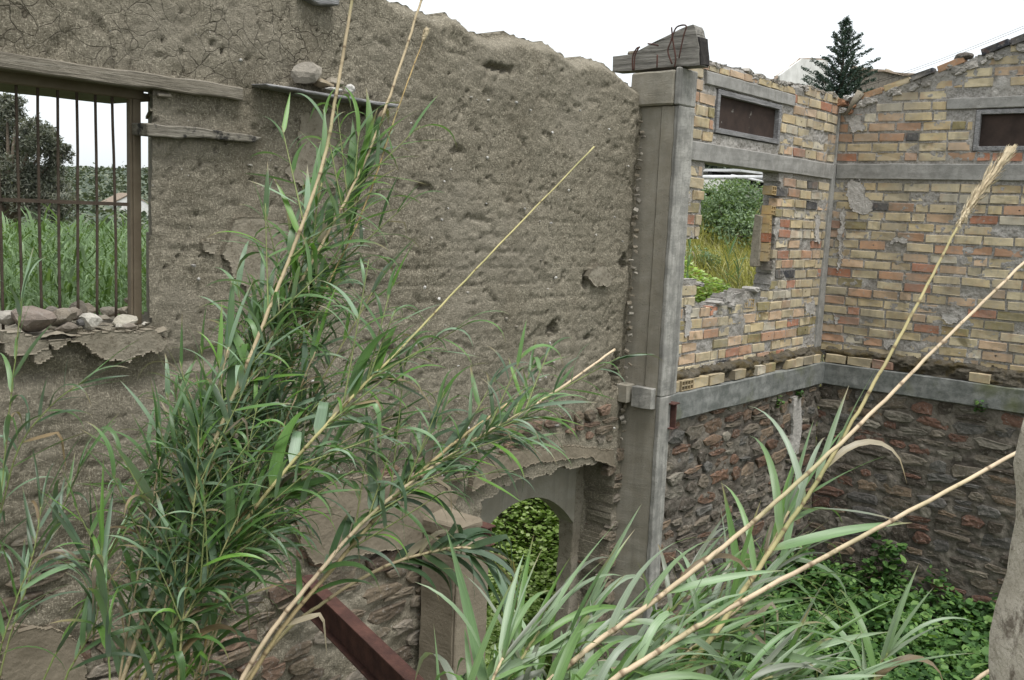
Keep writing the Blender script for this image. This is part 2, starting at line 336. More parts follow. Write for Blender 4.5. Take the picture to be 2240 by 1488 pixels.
n0, n1 = GX.shape; idx = np.arange(n0 * n1).reshape(n0, n1)
q = np.stack([idx[:-1, :-1], idx[1:, :-1], idx[1:, 1:], idx[:-1, 1:]], -1).reshape(-1, 4)
m, nt_, b_, o_ = newmat('ground'); p_ = coords(nt_)
c_ = ramp(nt_, noise(nt_, p_, .8, 5), [(.3, (.075, .068, .045)), (.5, (.065, .072, .034)), (.7, (.12, .11, .065))]); c_ = mix(nt_, ramp(nt_, noise(nt_, p_, .06, 4), [(.45, 0.), (.6, .6)]), c_, (.055, .075, .035))
setc(nt_, b_, c_); bump(nt_, b_, noise(nt_, p_, 20, 5), .8, .05)
tag(put('ground', bigmesh(np.stack([GX, GY, GZ], -1).reshape(-1, 3), q), m), kind='structure')

# ------------------------------------------------------------------ panel mapping
def mapA(u, z, n): return (u, YW - n, z)             # wall running along X, room side is -Y
def mapR(u, z, n): return (XC - n, YW - u, z)        # wall running towards the camera, room side is -X
def heightpanel(u0, u1, z0, z1, st, hfun, keep, mp, back, splay=None, close=True, ztop=None):
    U = np.arange(u0, u1 + st / 2, st); Z = np.arange(z0, z1 + st / 2, st)
    UU, ZZ = np.meshgrid(U, Z, indexing='ij'); H = hfun(UU, ZZ); a, c = UU.shape
    idx = np.arange(a * c).reshape(a, c)
    k = keep((UU[:-1, :-1] + UU[1:, 1:]) / 2, (ZZ[:-1, :-1] + ZZ[1:, 1:]) / 2)
    if ztop is not None: ZZ = np.minimum(ZZ, ztop(UU))       # the crest follows its profile instead of the grid
    P = np.stack(mp(UU, ZZ, H), -1)
    flat = P.reshape(-1, 3)
    q = np.stack([idx[:-1, :-1], idx[1:, :-1], idx[1:, 1:], idx[:-1, 1:]], -1)
    front = q[k]
    SU = UU + (splay(UU, ZZ) if splay else 0)
    B = np.stack(mp(SU, ZZ, np.full_like(UU, -back)), -1).reshape(-1, 3); nb = a * c
    kp = np.zeros((a + 1, c + 1), bool); kp[1:-1, 1:-1] = k
    sides = []
    i, j = np.where(k & ~kp[:-2, 1:-1]); sides.append(np.stack([idx[i, j + 1], idx[i, j], idx[i, j] + nb, idx[i, j + 1] + nb], -1))
    i, j = np.where(k & ~kp[2:, 1:-1]); sides.append(np.stack([idx[i + 1, j], idx[i + 1, j + 1], idx[i + 1, j + 1] + nb, idx[i + 1, j] + nb], -1))
    i, j = np.where(k & ~kp[1:-1, :-2]); sides.append(np.stack([idx[i, j], idx[i + 1, j], idx[i + 1, j] + nb, idx[i, j] + nb], -1))
    i, j = np.where(k & ~kp[1:-1, 2:]); sides.append(np.stack([idx[i + 1, j + 1], idx[i, j + 1], idx[i, j + 1] + nb, idx[i + 1, j + 1] + nb], -1))
    bk = (front[:, ::-1] + nb) if close else np.zeros((0, 4), int)
    Q = np.concatenate([front] + sides + [bk]); sm = np.zeros(len(Q), bool); sm[:len(front)] = True; used, inv = np.unique(Q, return_inverse=True)
    V = np.concatenate([flat, B])[used]
    me = bigmesh(V, inv.reshape(-1, 4), True); me.polygons.foreach_set('use_smooth', sm); return me
def blob(U, Z, u, z, ru, rz): return np.exp(-(((U - u) / ru) ** 2 + ((Z - z) / rz) ** 2) ** 1.5)

# ------------------------------------------------------------------ the adobe wall
topA = [(onY(*p, YW).x, onY(*p, YW).z) for p in ((870, -8), (925, 12), (960, 27), (1000, 24), (1022, 36), (1045, 64), (1090, 78), (1130, 71), (1175, 80), (1212, 88), (1240, 104), (1270, 126), (1300, 121), (1330, 127), (1350, 140), (1372, 158), (1392, 178))]
TX = np.array([0., 3.2, 4.0] + [t[0] for t in topA] + [8]); TZ = np.array([6.25, 6.0, 5.80] + [t[1] for t in topA] + [5.5])
aL = onY(1062, 1105, YW); aT = onY(1215, 1030, YW); aR = onY(1345, 1075, YW)
AU0, AU1, ASP, ATOP = aL.x, aR.x, aL.z, aT.z
def crestA(U): return np.interp(U, TX, TZ) + (fbm(U * 14, U * 0, 8, 4, .6) - .5) * .07
def keepA(U, Z):
    w1 = (fbm(U * 6, Z * 6, 31, 4) - .5)
    k = Z < crestA(U) + .0072
    k &= ~((U > .9) & (U < 2.60 + w1 * .05) & (Z > 3.74 + w1 * .09) & (Z < 4.97))
    arch = ASP + (ATOP - ASP) * np.clip(1 - ((U - (AU0 + AU1) / 2) / ((AU1 - AU0) / 2)) ** 2, 0, 1) ** .6 + w1 * .10
    k &= ~((U > AU0) & (U < AU1 + w1 * .12) & (Z < arch))
    return k
pits = []
for i in range(420):
    u = rng.uniform(2.6, 7.0); z = rng.uniform(2.6, 5.5); pits.append((u, z, rng.uniform(.006, .014) * (1.8 if rng.random() < .12 else 1), rng.uniform(.006, .016), rng.uniform(.012, .035)))
for px, py, ru, rz, d in ((690, 708, .05, .035, .16), (1212, 718, .05, .045, .16), (1283, 612, .035, .05, .12), (1352, 815, .06, .10, .22), (1368, 572, .05, .055, .2), (728, 335, .02, .09, .1), (800, 240, .03, .03, .12), (1290, 740, .05, .02, .1), (1090, 150, .12, .02, .08), (640, 770, .06, .03, .08), (850, 770, .06, .03, .06), (1000, 330, .05, .03, .05), (930, 410, .06, .02, .06)):
    c = onY(px, py, YW); pits.append((c.x, c.z, ru, rz, d))
def hA(U, Z):
    h = (fbm(U * 1.3, Z * 1.3, 2, 3) - .5) * .07 + (fbm(U * 4, Z * 4.5, 12, 4) - .5) * .022 + (fbm(U * 19, Z * 22, 22, 4, .66) - .5) * .019
    wz = Z + (fbm(U * 1.2, Z * .8, 41, 2) - .5) * .05 + (fbm(U * 9, Z * 9, 42, 2) - .5) * .025
    ph = wz / .118; row = np.floor(ph); fr = np.abs(ph - row - .0); fr = np.minimum(fr, 1 - fr)
    on = sstep(.36, .62, fbm(U * 2.2, row * 3.7, 44, 3)) * sstep(2.5, 2.9, Z) * (1 - .75 * sstep(4.5, 5.0, Z))
    h -= np.exp(-(fr / .085) ** 2) * .008 * on
    pu = (U + row % 2 * .19 + _h(row, row * 0, 3) * .1) / .38; fu = np.abs(pu - np.round(pu)); h -= np.exp(-(fu / .02) ** 2) * .010 * on * sstep(.4, .6, vn(U * 3, Z * 8, 47))
    cl = sstep(.62, .78, fbm(U * 8 + 2 * vn(U * 6, Z * 6, 3), Z * 11 + 2 * vn(U * 6, Z * 6, 4), 55, 5, .7)); h -= cl * .016 * sstep(2.3, 2.7, Z)          # crumbled-out hollows
    for (u, z, ru, rz, d) in pits: 
        s = (np.abs(U[:, 0] - u) < ru * 2.5); t = (np.abs(Z[0] - z) < rz * 2.5)
        if s.any() and t.any():
            ix = np.ix_(s, t); wob = 1 + (fbm(U[ix] * 45, Z[ix] * 45, 61, 3, .7) - .5) * 1.9
            h[ix] -= blob(U[ix], Z[ix], u, z, ru * wob, rz * wob) * d
    # undercut band where the plaster fell away below the window, ledge shadows
    c1 = onY(150, 800, YW); h -= .04 * np.exp(-((Z - 3.50 - .05 * np.sin(U * 7)) / .06) ** 2) * sstep(3.3, 2.7, U)
    # rubble footing: the earth sits further back between the stones
    h -= .02 * sstep(2.85, 2.70, Z) + .06 * (1 - fbm(U * 7, Z * 10, 71, 3)) * sstep(2.75, 2.55, Z) * sstep(5.4, 5.1, U)
    top = np.interp(U, TX, TZ); h -= .12 * sstep(.13, .0, top - Z) ** 2       # rounded weathered crest
    h -= .03 * sstep(6.93, 7.05, U) * (.3 + fbm(U * 20, Z * 12, 77, 3))
    return h
aw = empty('adobe_wall', (4, YW + .25, 0), 'tall crumbling brown adobe wall with barred window and arched doorway', 'wall')
def splayA(U, Z): return np.where((U > 2.5) & (U < 3.7), .255 * np.clip(1 - (U - 2.65) / 1.0, 0, 1), 0) * np.interp(Z, [3.5, 3.72, 5.0, 5.3], [0, 1, 1, 0])
put('wall_body', heightpanel(.3, 7.16, 0, 6.3, .0145, hA, keepA, mapA, .5, splayA, True, crestA), MT['adobe'], aw)

# plaster patches, each an irregular slab
def inpoly(U, Z, P):
    k = np.zeros(U.shape, bool); n = len(P)
    for i in range(n):
        (x0, y0), (x1, y1) = P[i], P[i - 1]
        if y0 == y1: continue
        k ^= ((y0 > Z) != (y1 > Z)) & (U < (x1 - x0) * (Z - y0) / (y1 - y0) + x0)
    return k
def patch(poly, name, mt, parent, off=.03, th=.06, seed=1, jit=.02, mp=mapA, st=.009, relief=.02):
    P = [onY(*p, YW) if mp is mapA else onX(*p, XC) for p in poly]
    P = [(p.x, p.z) if mp is mapA else (YW - p.y, p.z) for p in P]
    u0, u1 = min(p[0] for p in P) - .05, max(p[0] for p in P) + .05; z0, z1 = min(p[1] for p in P) - .05, max(p[1] for p in P) + .05
    def kp(U, Z):
        return inpoly(U + (fbm(U * 14, Z * 14, seed, 4, .6) - .5) * jit * 8, Z + (fbm(U * 14 + 7, Z * 14, seed + 3, 4, .6) - .5) * jit * 8, P)
    def hh(U, Z): return off + (fbm(U * 4, Z * 4, seed + 5, 3) - .5) * relief + (fbm(U * 30, Z * 30, seed + 6, 3) - .5) * .006
    return put(name, heightpanel(u0, u1, z0, z1, st, hh, kp, mp, th - off, None, False), mt, parent)
patch([(508, 480), (560, 474), (600, 486), (640, 487), (655, 560), (668, 660), (640, 700), (570, 690), (525, 625), (487, 565), (490, 540)], 'plaster_patch', MT['plaster'], aw, .022, .06, 3, .008)
patch([(650, 250), (690, 240), (728, 262), (735, 330), (738, 400), (690, 420), (640, 405), (622, 375), (655, 310)], 'plaster_patch', MT['plaster'], aw, .012, .05, 4, .01)
patch([(440, 532), (475, 533), (470, 556), (446, 551)], 'plaster_patch', MT['plaster'], aw, .018, .04, 5, .004)
patch([(1286, 582), (1312, 583), (1336, 600), (1330, 625), (1292, 624), (1279, 604)], 'plaster_patch', MT['plaster'], aw, .024, .05, 6, .01)
patch([(140, 742), (200, 727), (330, 720), (358, 742), (345, 768), (300, 776), (265, 790), (225, 781), (190, 762)], 'sill_render', MT['plaster'], aw, .05, .12, 7, .009)
patch([(0, 722), (95, 742), (97, 760), (60, 775), (0, 770)], 'sill_render', MT['plaster'], aw, .045, .12, 8, .006)
patch([(60, 765), (103, 757), (110, 780), (75, 800)], 'sill_render', MT['plaster'], aw, .04, .1, 9, .004)
patch([(95, 742), (140, 738), (135, 752), (105, 760)], 'sill_render', MT['plaster'], aw, .055, .1, 10, .004)
# smooth mud render round the arch
patch([(1030, 1075), (1075, 1050), (1110, 1035), (1180, 1010), (1290, 1000), (1345, 1020), (1340, 985), (1250, 975), (1120, 985), (1040, 1020)], 'arch_render', MT['mudrender'], aw, .012, .05, 12, .005)
patch([(720, 1045), (900, 1040), (1000, 1080), (960, 1180), (690, 1235), (640, 1150)], 'base_render', MT['mudrender'], aw, .012, .08, 13, .006)
patch([(0, 1380), (90, 1370), (170, 1400), (190, 1488), (120, 1560), (0, 1560)], 'base_render', MT['mudrender'], aw, .012, .08, 14, .006)
# lime pebbles in the earth
pebm = []
for k in range(6):
    bm = bmesh.new(); bmesh.ops.create_icosphere(bm, subdivisions=1, radius=1)
    for v in bm.verts: v.co *= random.uniform(.6, 1.15); v.co.y *= .6
    me = bpy.data.meshes.new('pebble'); bm.to_mesh(me); bm.free(); me.materials.append(MT['stone']); pebm.append(me)
for k in range(95):
    u = random.uniform(2.75, 6.9); z = random.uniform(2.5, 5.3)
    o = put('pebble', pebm[k % 6], None, aw, (u, YW - .012, z), random.choice([(.60, .58, .54), (.42, .39, .34), (.30, .27, .22), (.5, .48, .45)])); s = random.uniform(.006, .014); o.scale = (s * random.uniform(.8, 2), .02, s)

# ------------------------------------------------------------------ rubble stones
def stone_mesh(seed, n=9):
    r = random.Random(seed); v = []; f = []; pts = []
    cut = [r.uniform(.70, 1.06) for _ in range(n)]
    for i in range(n):
        a = 2 * math.pi * (i + r.uniform(-.25, .25)) / n
        c, s = math.cos(a), math.sin(a); k = .5 / max(abs(c), abs(s)) ** .75 * cut[i]; pts.append((c * k, s * k))
    rings = [(1., .5), (1., -.36), (.92, -.47), (.5, -.50)]
    for s, y in rings:
        for (x, z) in pts: v.append((x * s, y + r.uniform(-.07, .07) * (s < 1), z * s))
    for k in range(3):
        for i in range(n): f.append((k * n + i, k * n + (i + 1) % n, (k + 1) * n + (i + 1) % n, (k + 1) * n + i))
    v.append((0, -.50 + r.uniform(-.05, .05), 0))
    for i in range(n): f.append((3 * n + i, 3 * n + (i + 1) % n, 4 * n))
    me = mesh(v, f); me.materials.append(MT['stone'])
    bm = bmesh.new(); bm.from_mesh(me); bmesh.ops.recalc_face_normals(bm, faces=bm.faces)
    # open back: flip if pointing inwards
    if sum(fc.normal.y * fc.calc_area() for fc in bm.faces if fc.calc_center_median().y < -.4) > 0: bmesh.ops.reverse_faces(bm, faces=bm.faces)
    bm.to_mesh(me); bm.free(); return me
STN = [stone_mesh(100 + k) for k in range(28)]
ROCKC = [(.14, .116, .088), (.175, .15, .116), (.10, .084, .066), (.16, .094, .062), (.122, .072, .048), (.205, .184, .148), (.122, .116, .104), (.19, .14, .096), (.083, .068, .052), (.15, .125, .095), (.162, .11, .075)]
def shade(c, lo=.78, hi=1.22):
    g = random.uniform(lo, hi); return tuple(min(.7, x * g) for x in c)
def rubble(parent, u0, u1, z0, z1, mp, rot, cols, proud=.022, hmin=.09, hmax=.17, wmin=.14, wmax=.36, keep=None, gap=.016, maxn=298, depth=.09, embed=0):
    z = z1; n = 0
    while z > z0 and n < maxn:
        h = random.uniform(hmin, hmax); u = u0 - random.uniform(0, .2)
        while u < u1 and n < maxn:
            wd = random.uniform(wmin, wmax) * (.8 + h * 2); cu, cz = u + wd / 2, z - h / 2 + random.uniform(-.02, .02); u += wd
            if cu < u0 - .02 or cu > u1 or (keep and not keep(cu, cz)): continue
            parts = [(cu, cz, wd, h)]
            if random.random() < .16 and h > .12: parts = [(cu, cz + h * .25, wd, h * .5), (cu, cz - h * .25, wd, h * .5)]
            for (a, b2, ww, hh) in parts:
                pr = proud + random.uniform(-.012, .014) - embed
                o = put('stone', random.choice(STN), None, parent, mp(a, b2, pr - depth * .5), shade(random.choice(cols)))
                o.scale = (ww - gap, depth, hh - gap * .8); o.rotation_euler = (0, random.uniform(-.09, .09), rot); n += 1
        z -= h
    return n

# footing stones of the adobe wall, mud coloured
MUD = [(.17, .135, .095), (.20, .165, .12), (.135, .105, .075), (.22, .19, .15), (.18, .12, .085)]
rubble(aw, 1.0, 5.05, 1.35, 2.82, mapA, 0, MUD, -.022, .07, .15, .16, .42, lambda u, z: random.random() < .7, .012, 200, .08)
rubble(aw, 5.4, 6.9, 2.52, 2.82, mapA, 0, MUD + [(.25, .22, .17)], .012, .06, .12, .12, .30, lambda u, z: z > 2.40 + .3 * (1 - abs(u - 6.1)), .02, 40, .08)
rubble(aw, 6.92, 7.06, .1, 2.4, mapA, 0, MUD[:4], -.01, .09, .18, .14, .2, None, .015, 30, .08)

# ------------------------------------------------------------------ bricks
def brick_mesh(seed, L=.288, H=.098, D=.10, chip=True):
    r = random.Random(seed); bm = bmesh.new(); bmesh.ops.create_cube(bm, size=1)
    for v in bm.verts: v.co = Vector((v.co.x * L, v.co.y * D, v.co.z * H)) + Vector((r.uniform(-.003, .003), r.uniform(-.002, .002), r.uniform(-.0025, .0025)))
    ed = [e for e in bm.edges if sum(v.co.y < 0 for v in e.verts) == 2]
    bmesh.ops.bevel(bm, geom=ed, offset=.0045, segments=1, affect='EDGES')
    if chip:
        for v in bm.verts:
            if v.co.y < 0 and r.random() < .3: v.co += Vector((-math.copysign(r.uniform(0, .012), v.co.x), r.uniform(0, .012), -math.copysign(r.uniform(0, .008), v.co.z)))
    bmesh.ops.recalc_face_normals(bm, faces=bm.faces)
    me = bpy.data.meshes.new('brick'); bm.to_mesh(me); bm.free(); me.materials.append(MT['brick']); return me
def holed_mesh(nx, nz, L, H, D, wall=.009, depth=.09):
    """end of a hollow brick: open cells in the front face"""
    mb = MB(); xs = []; cw = (L - wall * (nx + 1)) / nx; ch = (H - wall * (nz + 1)) / nz
    for i in range(nx + 1): x = -L / 2 + i * (cw + wall); mb.box(x, x + wall, -D / 2, D / 2, -H / 2, H / 2)
    for k in range(nz + 1):
        z = -H / 2 + k * (ch + wall)
        for i in range(nx): x = -L / 2 + wall + i * (cw + wall); mb.box(x, x + cw, -D / 2 + .0008, D / 2, z, z + wall)
    mb.box(-L / 2 + .001, L / 2 - .001, -D / 2 + depth, D / 2 + .001, -H / 2 + .001, H / 2 - .001)
    me = mesh(mb.v, mb.f); me.materials.append(MT['brick']); return me
def drilled_mesh(seed, L=.288, H=.098, D=.10):
    """brick with a small hole punched through its face shell"""
    r = random.Random(seed); cx, cz, rad, n = r.uniform(-.07, .07), r.uniform(-.01, .015), r.uniform(.012, .02), 10; y0 = -D / 2; v = []; f = []
    out = []
    for i in range(n):
        a = 2 * math.pi * i / n; c, s = math.cos(a), math.sin(a); k = min((L / 2 - math.copysign(cx, c) * 1) / max(abs(c), 1e-6), (H / 2 - math.copysign(cz, s)) / max(abs(s), 1e-6))
        out.append((cx + c * k, cz + s * k))
    cor = [(-L / 2, -H / 2), (L / 2, -H / 2), (L / 2, H / 2), (-L / 2, H / 2)]
    bm = bmesh.new(); bmesh.ops.create_cube(bm, size=1)
    for q_ in bm.verts: q_.co = Vector((q_.co.x * L, q_.co.y * D, q_.co.z * H))
    fr = min(bm.faces, key=lambda g: g.calc_center_median().y); bmesh.ops.delete(bm, geom=[fr], context='FACES_ONLY')
    bm.verts.ensure_lookup_table()
    ring = [bm.verts.new((cx + rad * math.cos(2 * math.pi * i / n), y0, cz + rad * .8 * math.sin(2 * math.pi * i / n))) for i in range(n)]
    deep = [bm.verts.new((q_.co.x * 1, y0 + .05, q_.co.z)) for q_ in ring]
    for i in range(n): bm.faces.new((ring[i], ring[(i + 1) % n], deep[(i + 1) % n], deep[i]))
    bm.faces.new(deep)
    corv = [min(bm.verts, key=lambda g: (g.co - Vector((x, y0, z))).length) for x, z in cor]
    for i in range(n):
        a = 2 * math.pi * (i + .5) / n; j = 0 if (math.cos(a) < 0 and math.sin(a) < 0) else 1 if math.sin(a) < 0 else 2 if math.cos(a) > 0 else 3
        bm.faces.new((ring[i], ring[(i + 1) % n], corv[j]))
    for j in range(4):
        a = [i for i in range(n) if any(corv[j] in fc.verts and ring[i] in fc.verts for fc in ring[i].link_faces)]
        bst = [i for i in a if any(corv[(j + 1) % 4] in fc.verts for fc in ring[i].link_faces)]
        if bst:
            try: bm.faces.new((corv[j], corv[(j + 1) % 4], ring[bst[0]]))
            except ValueError: pass
    bmesh.ops.recalc_face_normals(bm, faces=bm.faces)
    me = bpy.data.meshes.new('brick'); bm.to_mesh(me); bm.free(); me.materials.append(MT['brick']); return me
BRK = [brick_mesh(200 + k) for k in range(16)]; DRL = [drilled_mesh(300 + k) for k in range(4)]
HOL = holed_mesh(4, 2, .2, .1, .12); HOL2 = holed_mesh(2, 2, .105, .1, .12, .011)
BC = [(.50, .405, .245)] * 6 + [(.54, .46, .31)] * 6 + [(.47, .37, .225)] * 4 + [(.47, .285, .185)] * 3 + [(.40, .19, .12)] * 2 + [(.51, .37, .25)] * 5 + [(.29, .245, .125)] * 2 + [(.04, .042, .05)] + [(.52, .47, .37)] * 3 + [(.53, .44, .29)] * 8
BCR = BC + [(.47, .285, .18)] * 2 + [(.41, .19, .115)]
def courses(parent, u0, u1, z0, top, mp, rot, holes, cols, pitch=.11, seed=1, off=0.):
    r = random.Random(seed); k = 0; n = 0; z = z0
    while z + pitch < 8:
        zc = z + pitch / 2; u = u0 - (.15 if k % 2 else 0) - r.uniform(0, .06)
        while u < u1:
            L = r.choice([.30] * 8 + [.22, .15]) * r.uniform(.97, 1.03); a, b2 = u + .007, u + L - .007; u += L
            a = max(a, u0); b2 = min(b2, u1)
            for h in holes:
                hr = h(zc, z, z + pitch)
                if hr is None: continue
                if a >= hr[0] and b2 <= hr[1]: a = b2 = 0; break
                if a < hr[0] < b2 and hr[1] >= b2: b2 = hr[0]
                elif a < hr[1] < b2 and hr[0] <= a: a = hr[1]
                elif a < hr[0] and b2 > hr[1]: b2 = hr[0]
            if b2 - a < .045 or zc + pitch * .45 > top((a + b2) / 2): continue
            if r.random() < .05: continue                           # lost brick, mortar shows
            L2 = b2 - a; c = r.choice(cols); g = r.uniform(.85, 1.15)
            me = r.choice(DRL) if r.random() < .05 and L2 > .2 else r.choice(BRK)
            o = put('brick', me, None, parent, mp((a + b2) / 2, zc + r.uniform(-.004, .004), off - .05 + r.uniform(-.005, .006)), tuple(x * g for x in c))
            o.scale = ((L2 - r.uniform(0, .014)) / .288, 1, r.uniform(.84, .93)); o.rotation_euler = (0, r.uniform(-.014, .014), rot + r.uniform(-.012, .012)); n += 1
        z += pitch; k += 1
        if z > 6.8: break
    return n
def rect(a, b, z0, z1): return lambda zc, lo, hi: (a, b) if (hi > z0 + .02 and lo < z1 - .02) else None
def rectj(a, b, z0, z1, ja, jb, s=1):
    rr = {}
    def f(zc, lo, hi):
        if not (zc > z0 and zc < z1): return None
        k = round(zc * 100)
        if k not in rr: r = random.Random(k * 7 + s); rr[k] = (a + r.uniform(-ja, ja), b + r.uniform(-jb, jb))
        return rr[k]
    return f
def pA(px, py): p = onY(px, py, YW); return p.x, p.z
def pR(px, py): p = onX(px, py, XC); return YW - p.y, p.z

# --- middle brick wall
MU0, MU1 = 7.02, XC
mw = empty('brick_wall', (9.2, YW + .1, 3), 'yellow and orange hollow brick wall with a broken window hole beside the concrete column', 'wall')
topM_pts = [pA(*p) for p in ((1525, 133), (1560, 143), (1640, 160), (1700, 182), (1760, 192), (1835, 212))]
def topM(u): return np.interp(u, [t[0] for t in topM_pts], [t[1] for t in topM_pts])
hx0 = pA(1541, 365)[0]; hx1 = pA(1704, 420)[0]; hz1 = 4.94; hz0 = pA(1590, 655)[1]
sw = [pA(*p) for p in ((1569, 195), (1708, 228), (1706, 316), (1566, 292))]
sw0, sw1, swz0, swz1 = (sw[0][0] + sw[3][0]) / 2, (sw[1][0] + sw[2][0]) / 2, (sw[3][1] + sw[2][1]) / 2, (sw[0][1] + sw[1][1]) / 2
BZ0, BZ1 = 4.955, 5.125
lz0, lz1 = swz1 + .015, swz1 + .13
l0, l1 = pA(1545, 170)[0], pA(1738, 225)[0]
hole_main = rectj(hx0, hx1, hz0, hz1, .05, .11, 3)
def hole_low(zc, lo, hi):     # broken corner, lower left and bottom
    if pA(1500, 612)[1] < zc < pA(1500, 520)[1]: return (7.3, hx0 + .2)
    return None
holesM = [hole_main, hole_low, rect(sw0 - .03, sw1 + .03, swz0 - .03, swz1), rect(l0, l1, lz0, lz1 + .01), rect(0, 20, BZ0, BZ1)]
def keepM(U, Z):
    wv = (fbm(U * 12, Z * 12, 91, 3) - .5)
    hr = hx1 - .04 * np.sin(Z * 9) + wv * .16
    k = ~((U > hx0 + wv * .06) & (U < hr) & (Z > hz0 + .05 * np.sin(U * 5) + wv * .12) & (Z < BZ0 - .005))
    k &= ~((U > 7.0) & (U < hx0 + .15 + wv * .1) & (Z > pA(1500, 612)[1]) & (Z < pA(1500, 520)[1] + wv * .1))
    k &= ~((U > sw0 - .01) & (U < sw1 + .01) & (Z > swz0 - .005) & (Z < swz1))
    return k & (Z < topM(U) + .03 + wv * .05)
def hM(U, Z):
    h = -.010 + (fbm(U * 11, Z * 14, 95, 4, .6) - .5) * .034 + (fbm(U * 2.1, Z * 2.1, 96, 3) - .5) * .016 + (fbm(U * 40, Z * 40, 97, 2) - .5) * .008
    return h - .03 * np.clip(topM(U) - Z < 0, 0, 1)
put('mortar', heightpanel(7.30, 11.15, 2.9, 6.1, .013, hM, keepM, mapA, .2), MT['mortar'], mw)
n = courses(mw, 7.31, 11.12, 2.935, lambda u: topM(u) + .02, mapA, 0, holesM, BC, .11, 5)
mb = MB(); mb.box(7.30, XC - .02, YW - .02, YW + .205, BZ0, BZ1); me = mb.build('concrete_band', MT['band'], mw, bevel=.006); rough(me.data, .007, 9, 3, 14)
mb = MB(); mb.box(l0, l1, YW - .012, YW + .202, lz0, lz1); me = mb.build('lintel', MT['band'], mw, bevel=.006); rough(me.data, .006, 9, 4, 8)
uu = l0 - .25
while uu < l1 + .9:
    Lb = random.choice((.29, .29, .2)); hb = float(topM(uu + Lb / 2)) - lz1 - .022
    if hb > .04 and (uu + Lb / 2 < l1 or random.random() < .0):
        o = put('brick', random.choice(BRK), None, mw, mapA(uu + Lb / 2, lz1 + .012 + hb / 2, -.046 + random.uniform(-.006, .008)), shade(random.choice(BC[:24]))); o.scale = ((Lb - .02) / .288, 1, hb / .098); o.rotation_euler = (0, random.uniform(-.03, .03), 0)
    uu += Lb
def panel_window(parent, u0, u1, z0, z1, mp, tilt=0):
    f = MB(); t = .05
    def bx(a, b, c, d, n0, n1):
        p = [mp(a, c, n0), mp(b, d, n1)]; f.box(min(p[0][0], p[1][0]), max(p[0][0], p[1][0]), min(p[0][1], p[1][1]), max(p[0][1], p[1][1]), c, d)
    bx(u0 + .004, u0 + t, z0 + .003, z1 - .003, .008, -.09); bx(u1 - t, u1 - .004, z0 + .003, z1 - .003, .008, -.09); bx(u0 + t + .001, u1 - t - .001, z1 - t, z1 - .003, .006, -.09); bx(u0 + t + .001, u1 - t - .001, z0 + .003, z0 + t, .006, -.09)
    o = f.build('window_frame', MT['gwood'], parent, bevel=.003)
    f = MB(); bx(u0 + t - .006, u1 - t + .006, z0 + t - .006, z1 - t + .006, -.045, -.065); f.build('board_panel', MT['brownboard'], o)
panel_window(mw, sw0, sw1, swz0, swz1, mapA)
# hollow ends along the torn edge of the hole
r = random.Random(4)
for k, (px, py, c) in enumerate(((1686, 480, 0), (1685, 500, 0), (1684, 520, 1), (1683, 541, 0), (1681, 562, 0), (1686, 582, 5), (1640, 664, 0), (1694, 417, 0), (1692, 460, 0))):
    u, z = pA(px, py); o = put('brick', HOL2 if k < 6 or k > 6 else HOL, None, mw, mapA(u, z, -.055), [(.45, .32, .15), (.36, .14, .07)][c == 1] if c != 5 else (.06, .045, .04))
    o.scale = (1.0, .9, .92); o.rotation_euler = (0, r.uniform(-.06, .06), 0 if k >= 6 else .25)
c0 = (onY(1661, 525, YW + .12).x, onY(1661, 525, YW + .12).z); mb = MB(); mb.box(c0[0] - .09, c0[0] + .10, YW + .075, YW + .16, c0[1] - .28, c0[1] + .26, .01); o = mb.build('plaster_slab', MT['plaster'], mw, bevel=.01); rough(o.data, .012, 8, 5, 6)
for px, py, s in ((1655, 635, .07), (1575, 664, .05), (1600, 668, .06), (1530, 622, .05)):
    u, z = pA(px, py); o = put('mortar_lump', random.choice(STN), None, mw, mapA(u, z, -.05), (.36, .34, .31)); o.scale = (s * 2.4, .16, s)
# corner post of grey concrete
mb = MB(); cu = pA(1810, 500)[0]; mb.prism([(XC - .17, 3.0), (XC - .012, 3.0), (XC - .012, 5.85), (XC - .03, 5.85), (XC - .05, 5.2), (XC - .10, 4.95)], lambda a, b2, d: mapA(a, b2, d), .024, -.05)
mb.build('corner_post', MT['band'], mw, bevel=.004)

# --- right brick wall with the raking top
rw = empty('brick_wall', (XC + .1, 3.2, 3), 'hollow brick gable wall with a raking brick coping and a boarded window, right of the corner', 'wall')
topR_pts = [pR(*p) for p in ((1836, 215), (1875, 205), (1935, 175), (2000, 155), (2100, 122), (2190, 92), (2240, 72))]; e1, e0 = topR_pts[-1], topR_pts[1]
slope = (e1[1] - e0[1]) / (e1[0] - e0[0]); RU1 = 3.4
def topR(u): return np.where(u < e0[0], topR_pts[0][1] - .06, e0[1] + (u - e0[0]) * slope)
rwz = [pR(*p) for p in ((2136, 240), (2131, 331))]; rw0 = rwz[0][0]; rwt, rwb = rwz[0][1], rwz[1][1]; rw1 = rw0 + .75
rl0, rl1 = pR(2070, 240)[0], rw1 + .2; rlz0, rlz1 = rwt + .01, rwt + .125
holesR = [rect(rw0 - .02, rw1 + .02, rwb - .02, rwt), rect(rl0, rl1, rlz0, rlz1 + .01), rect(-1, 20, BZ0, BZ1)]
def keepR(U, Z):
    wv = fbm(U * 12, Z * 12, 191, 3) - .5
    return ~((U > rw0 - .005) & (U < rw1) & (Z > rwb - .004) & (Z < rwt)) & (Z < topR(U) - .07 + wv * .05)
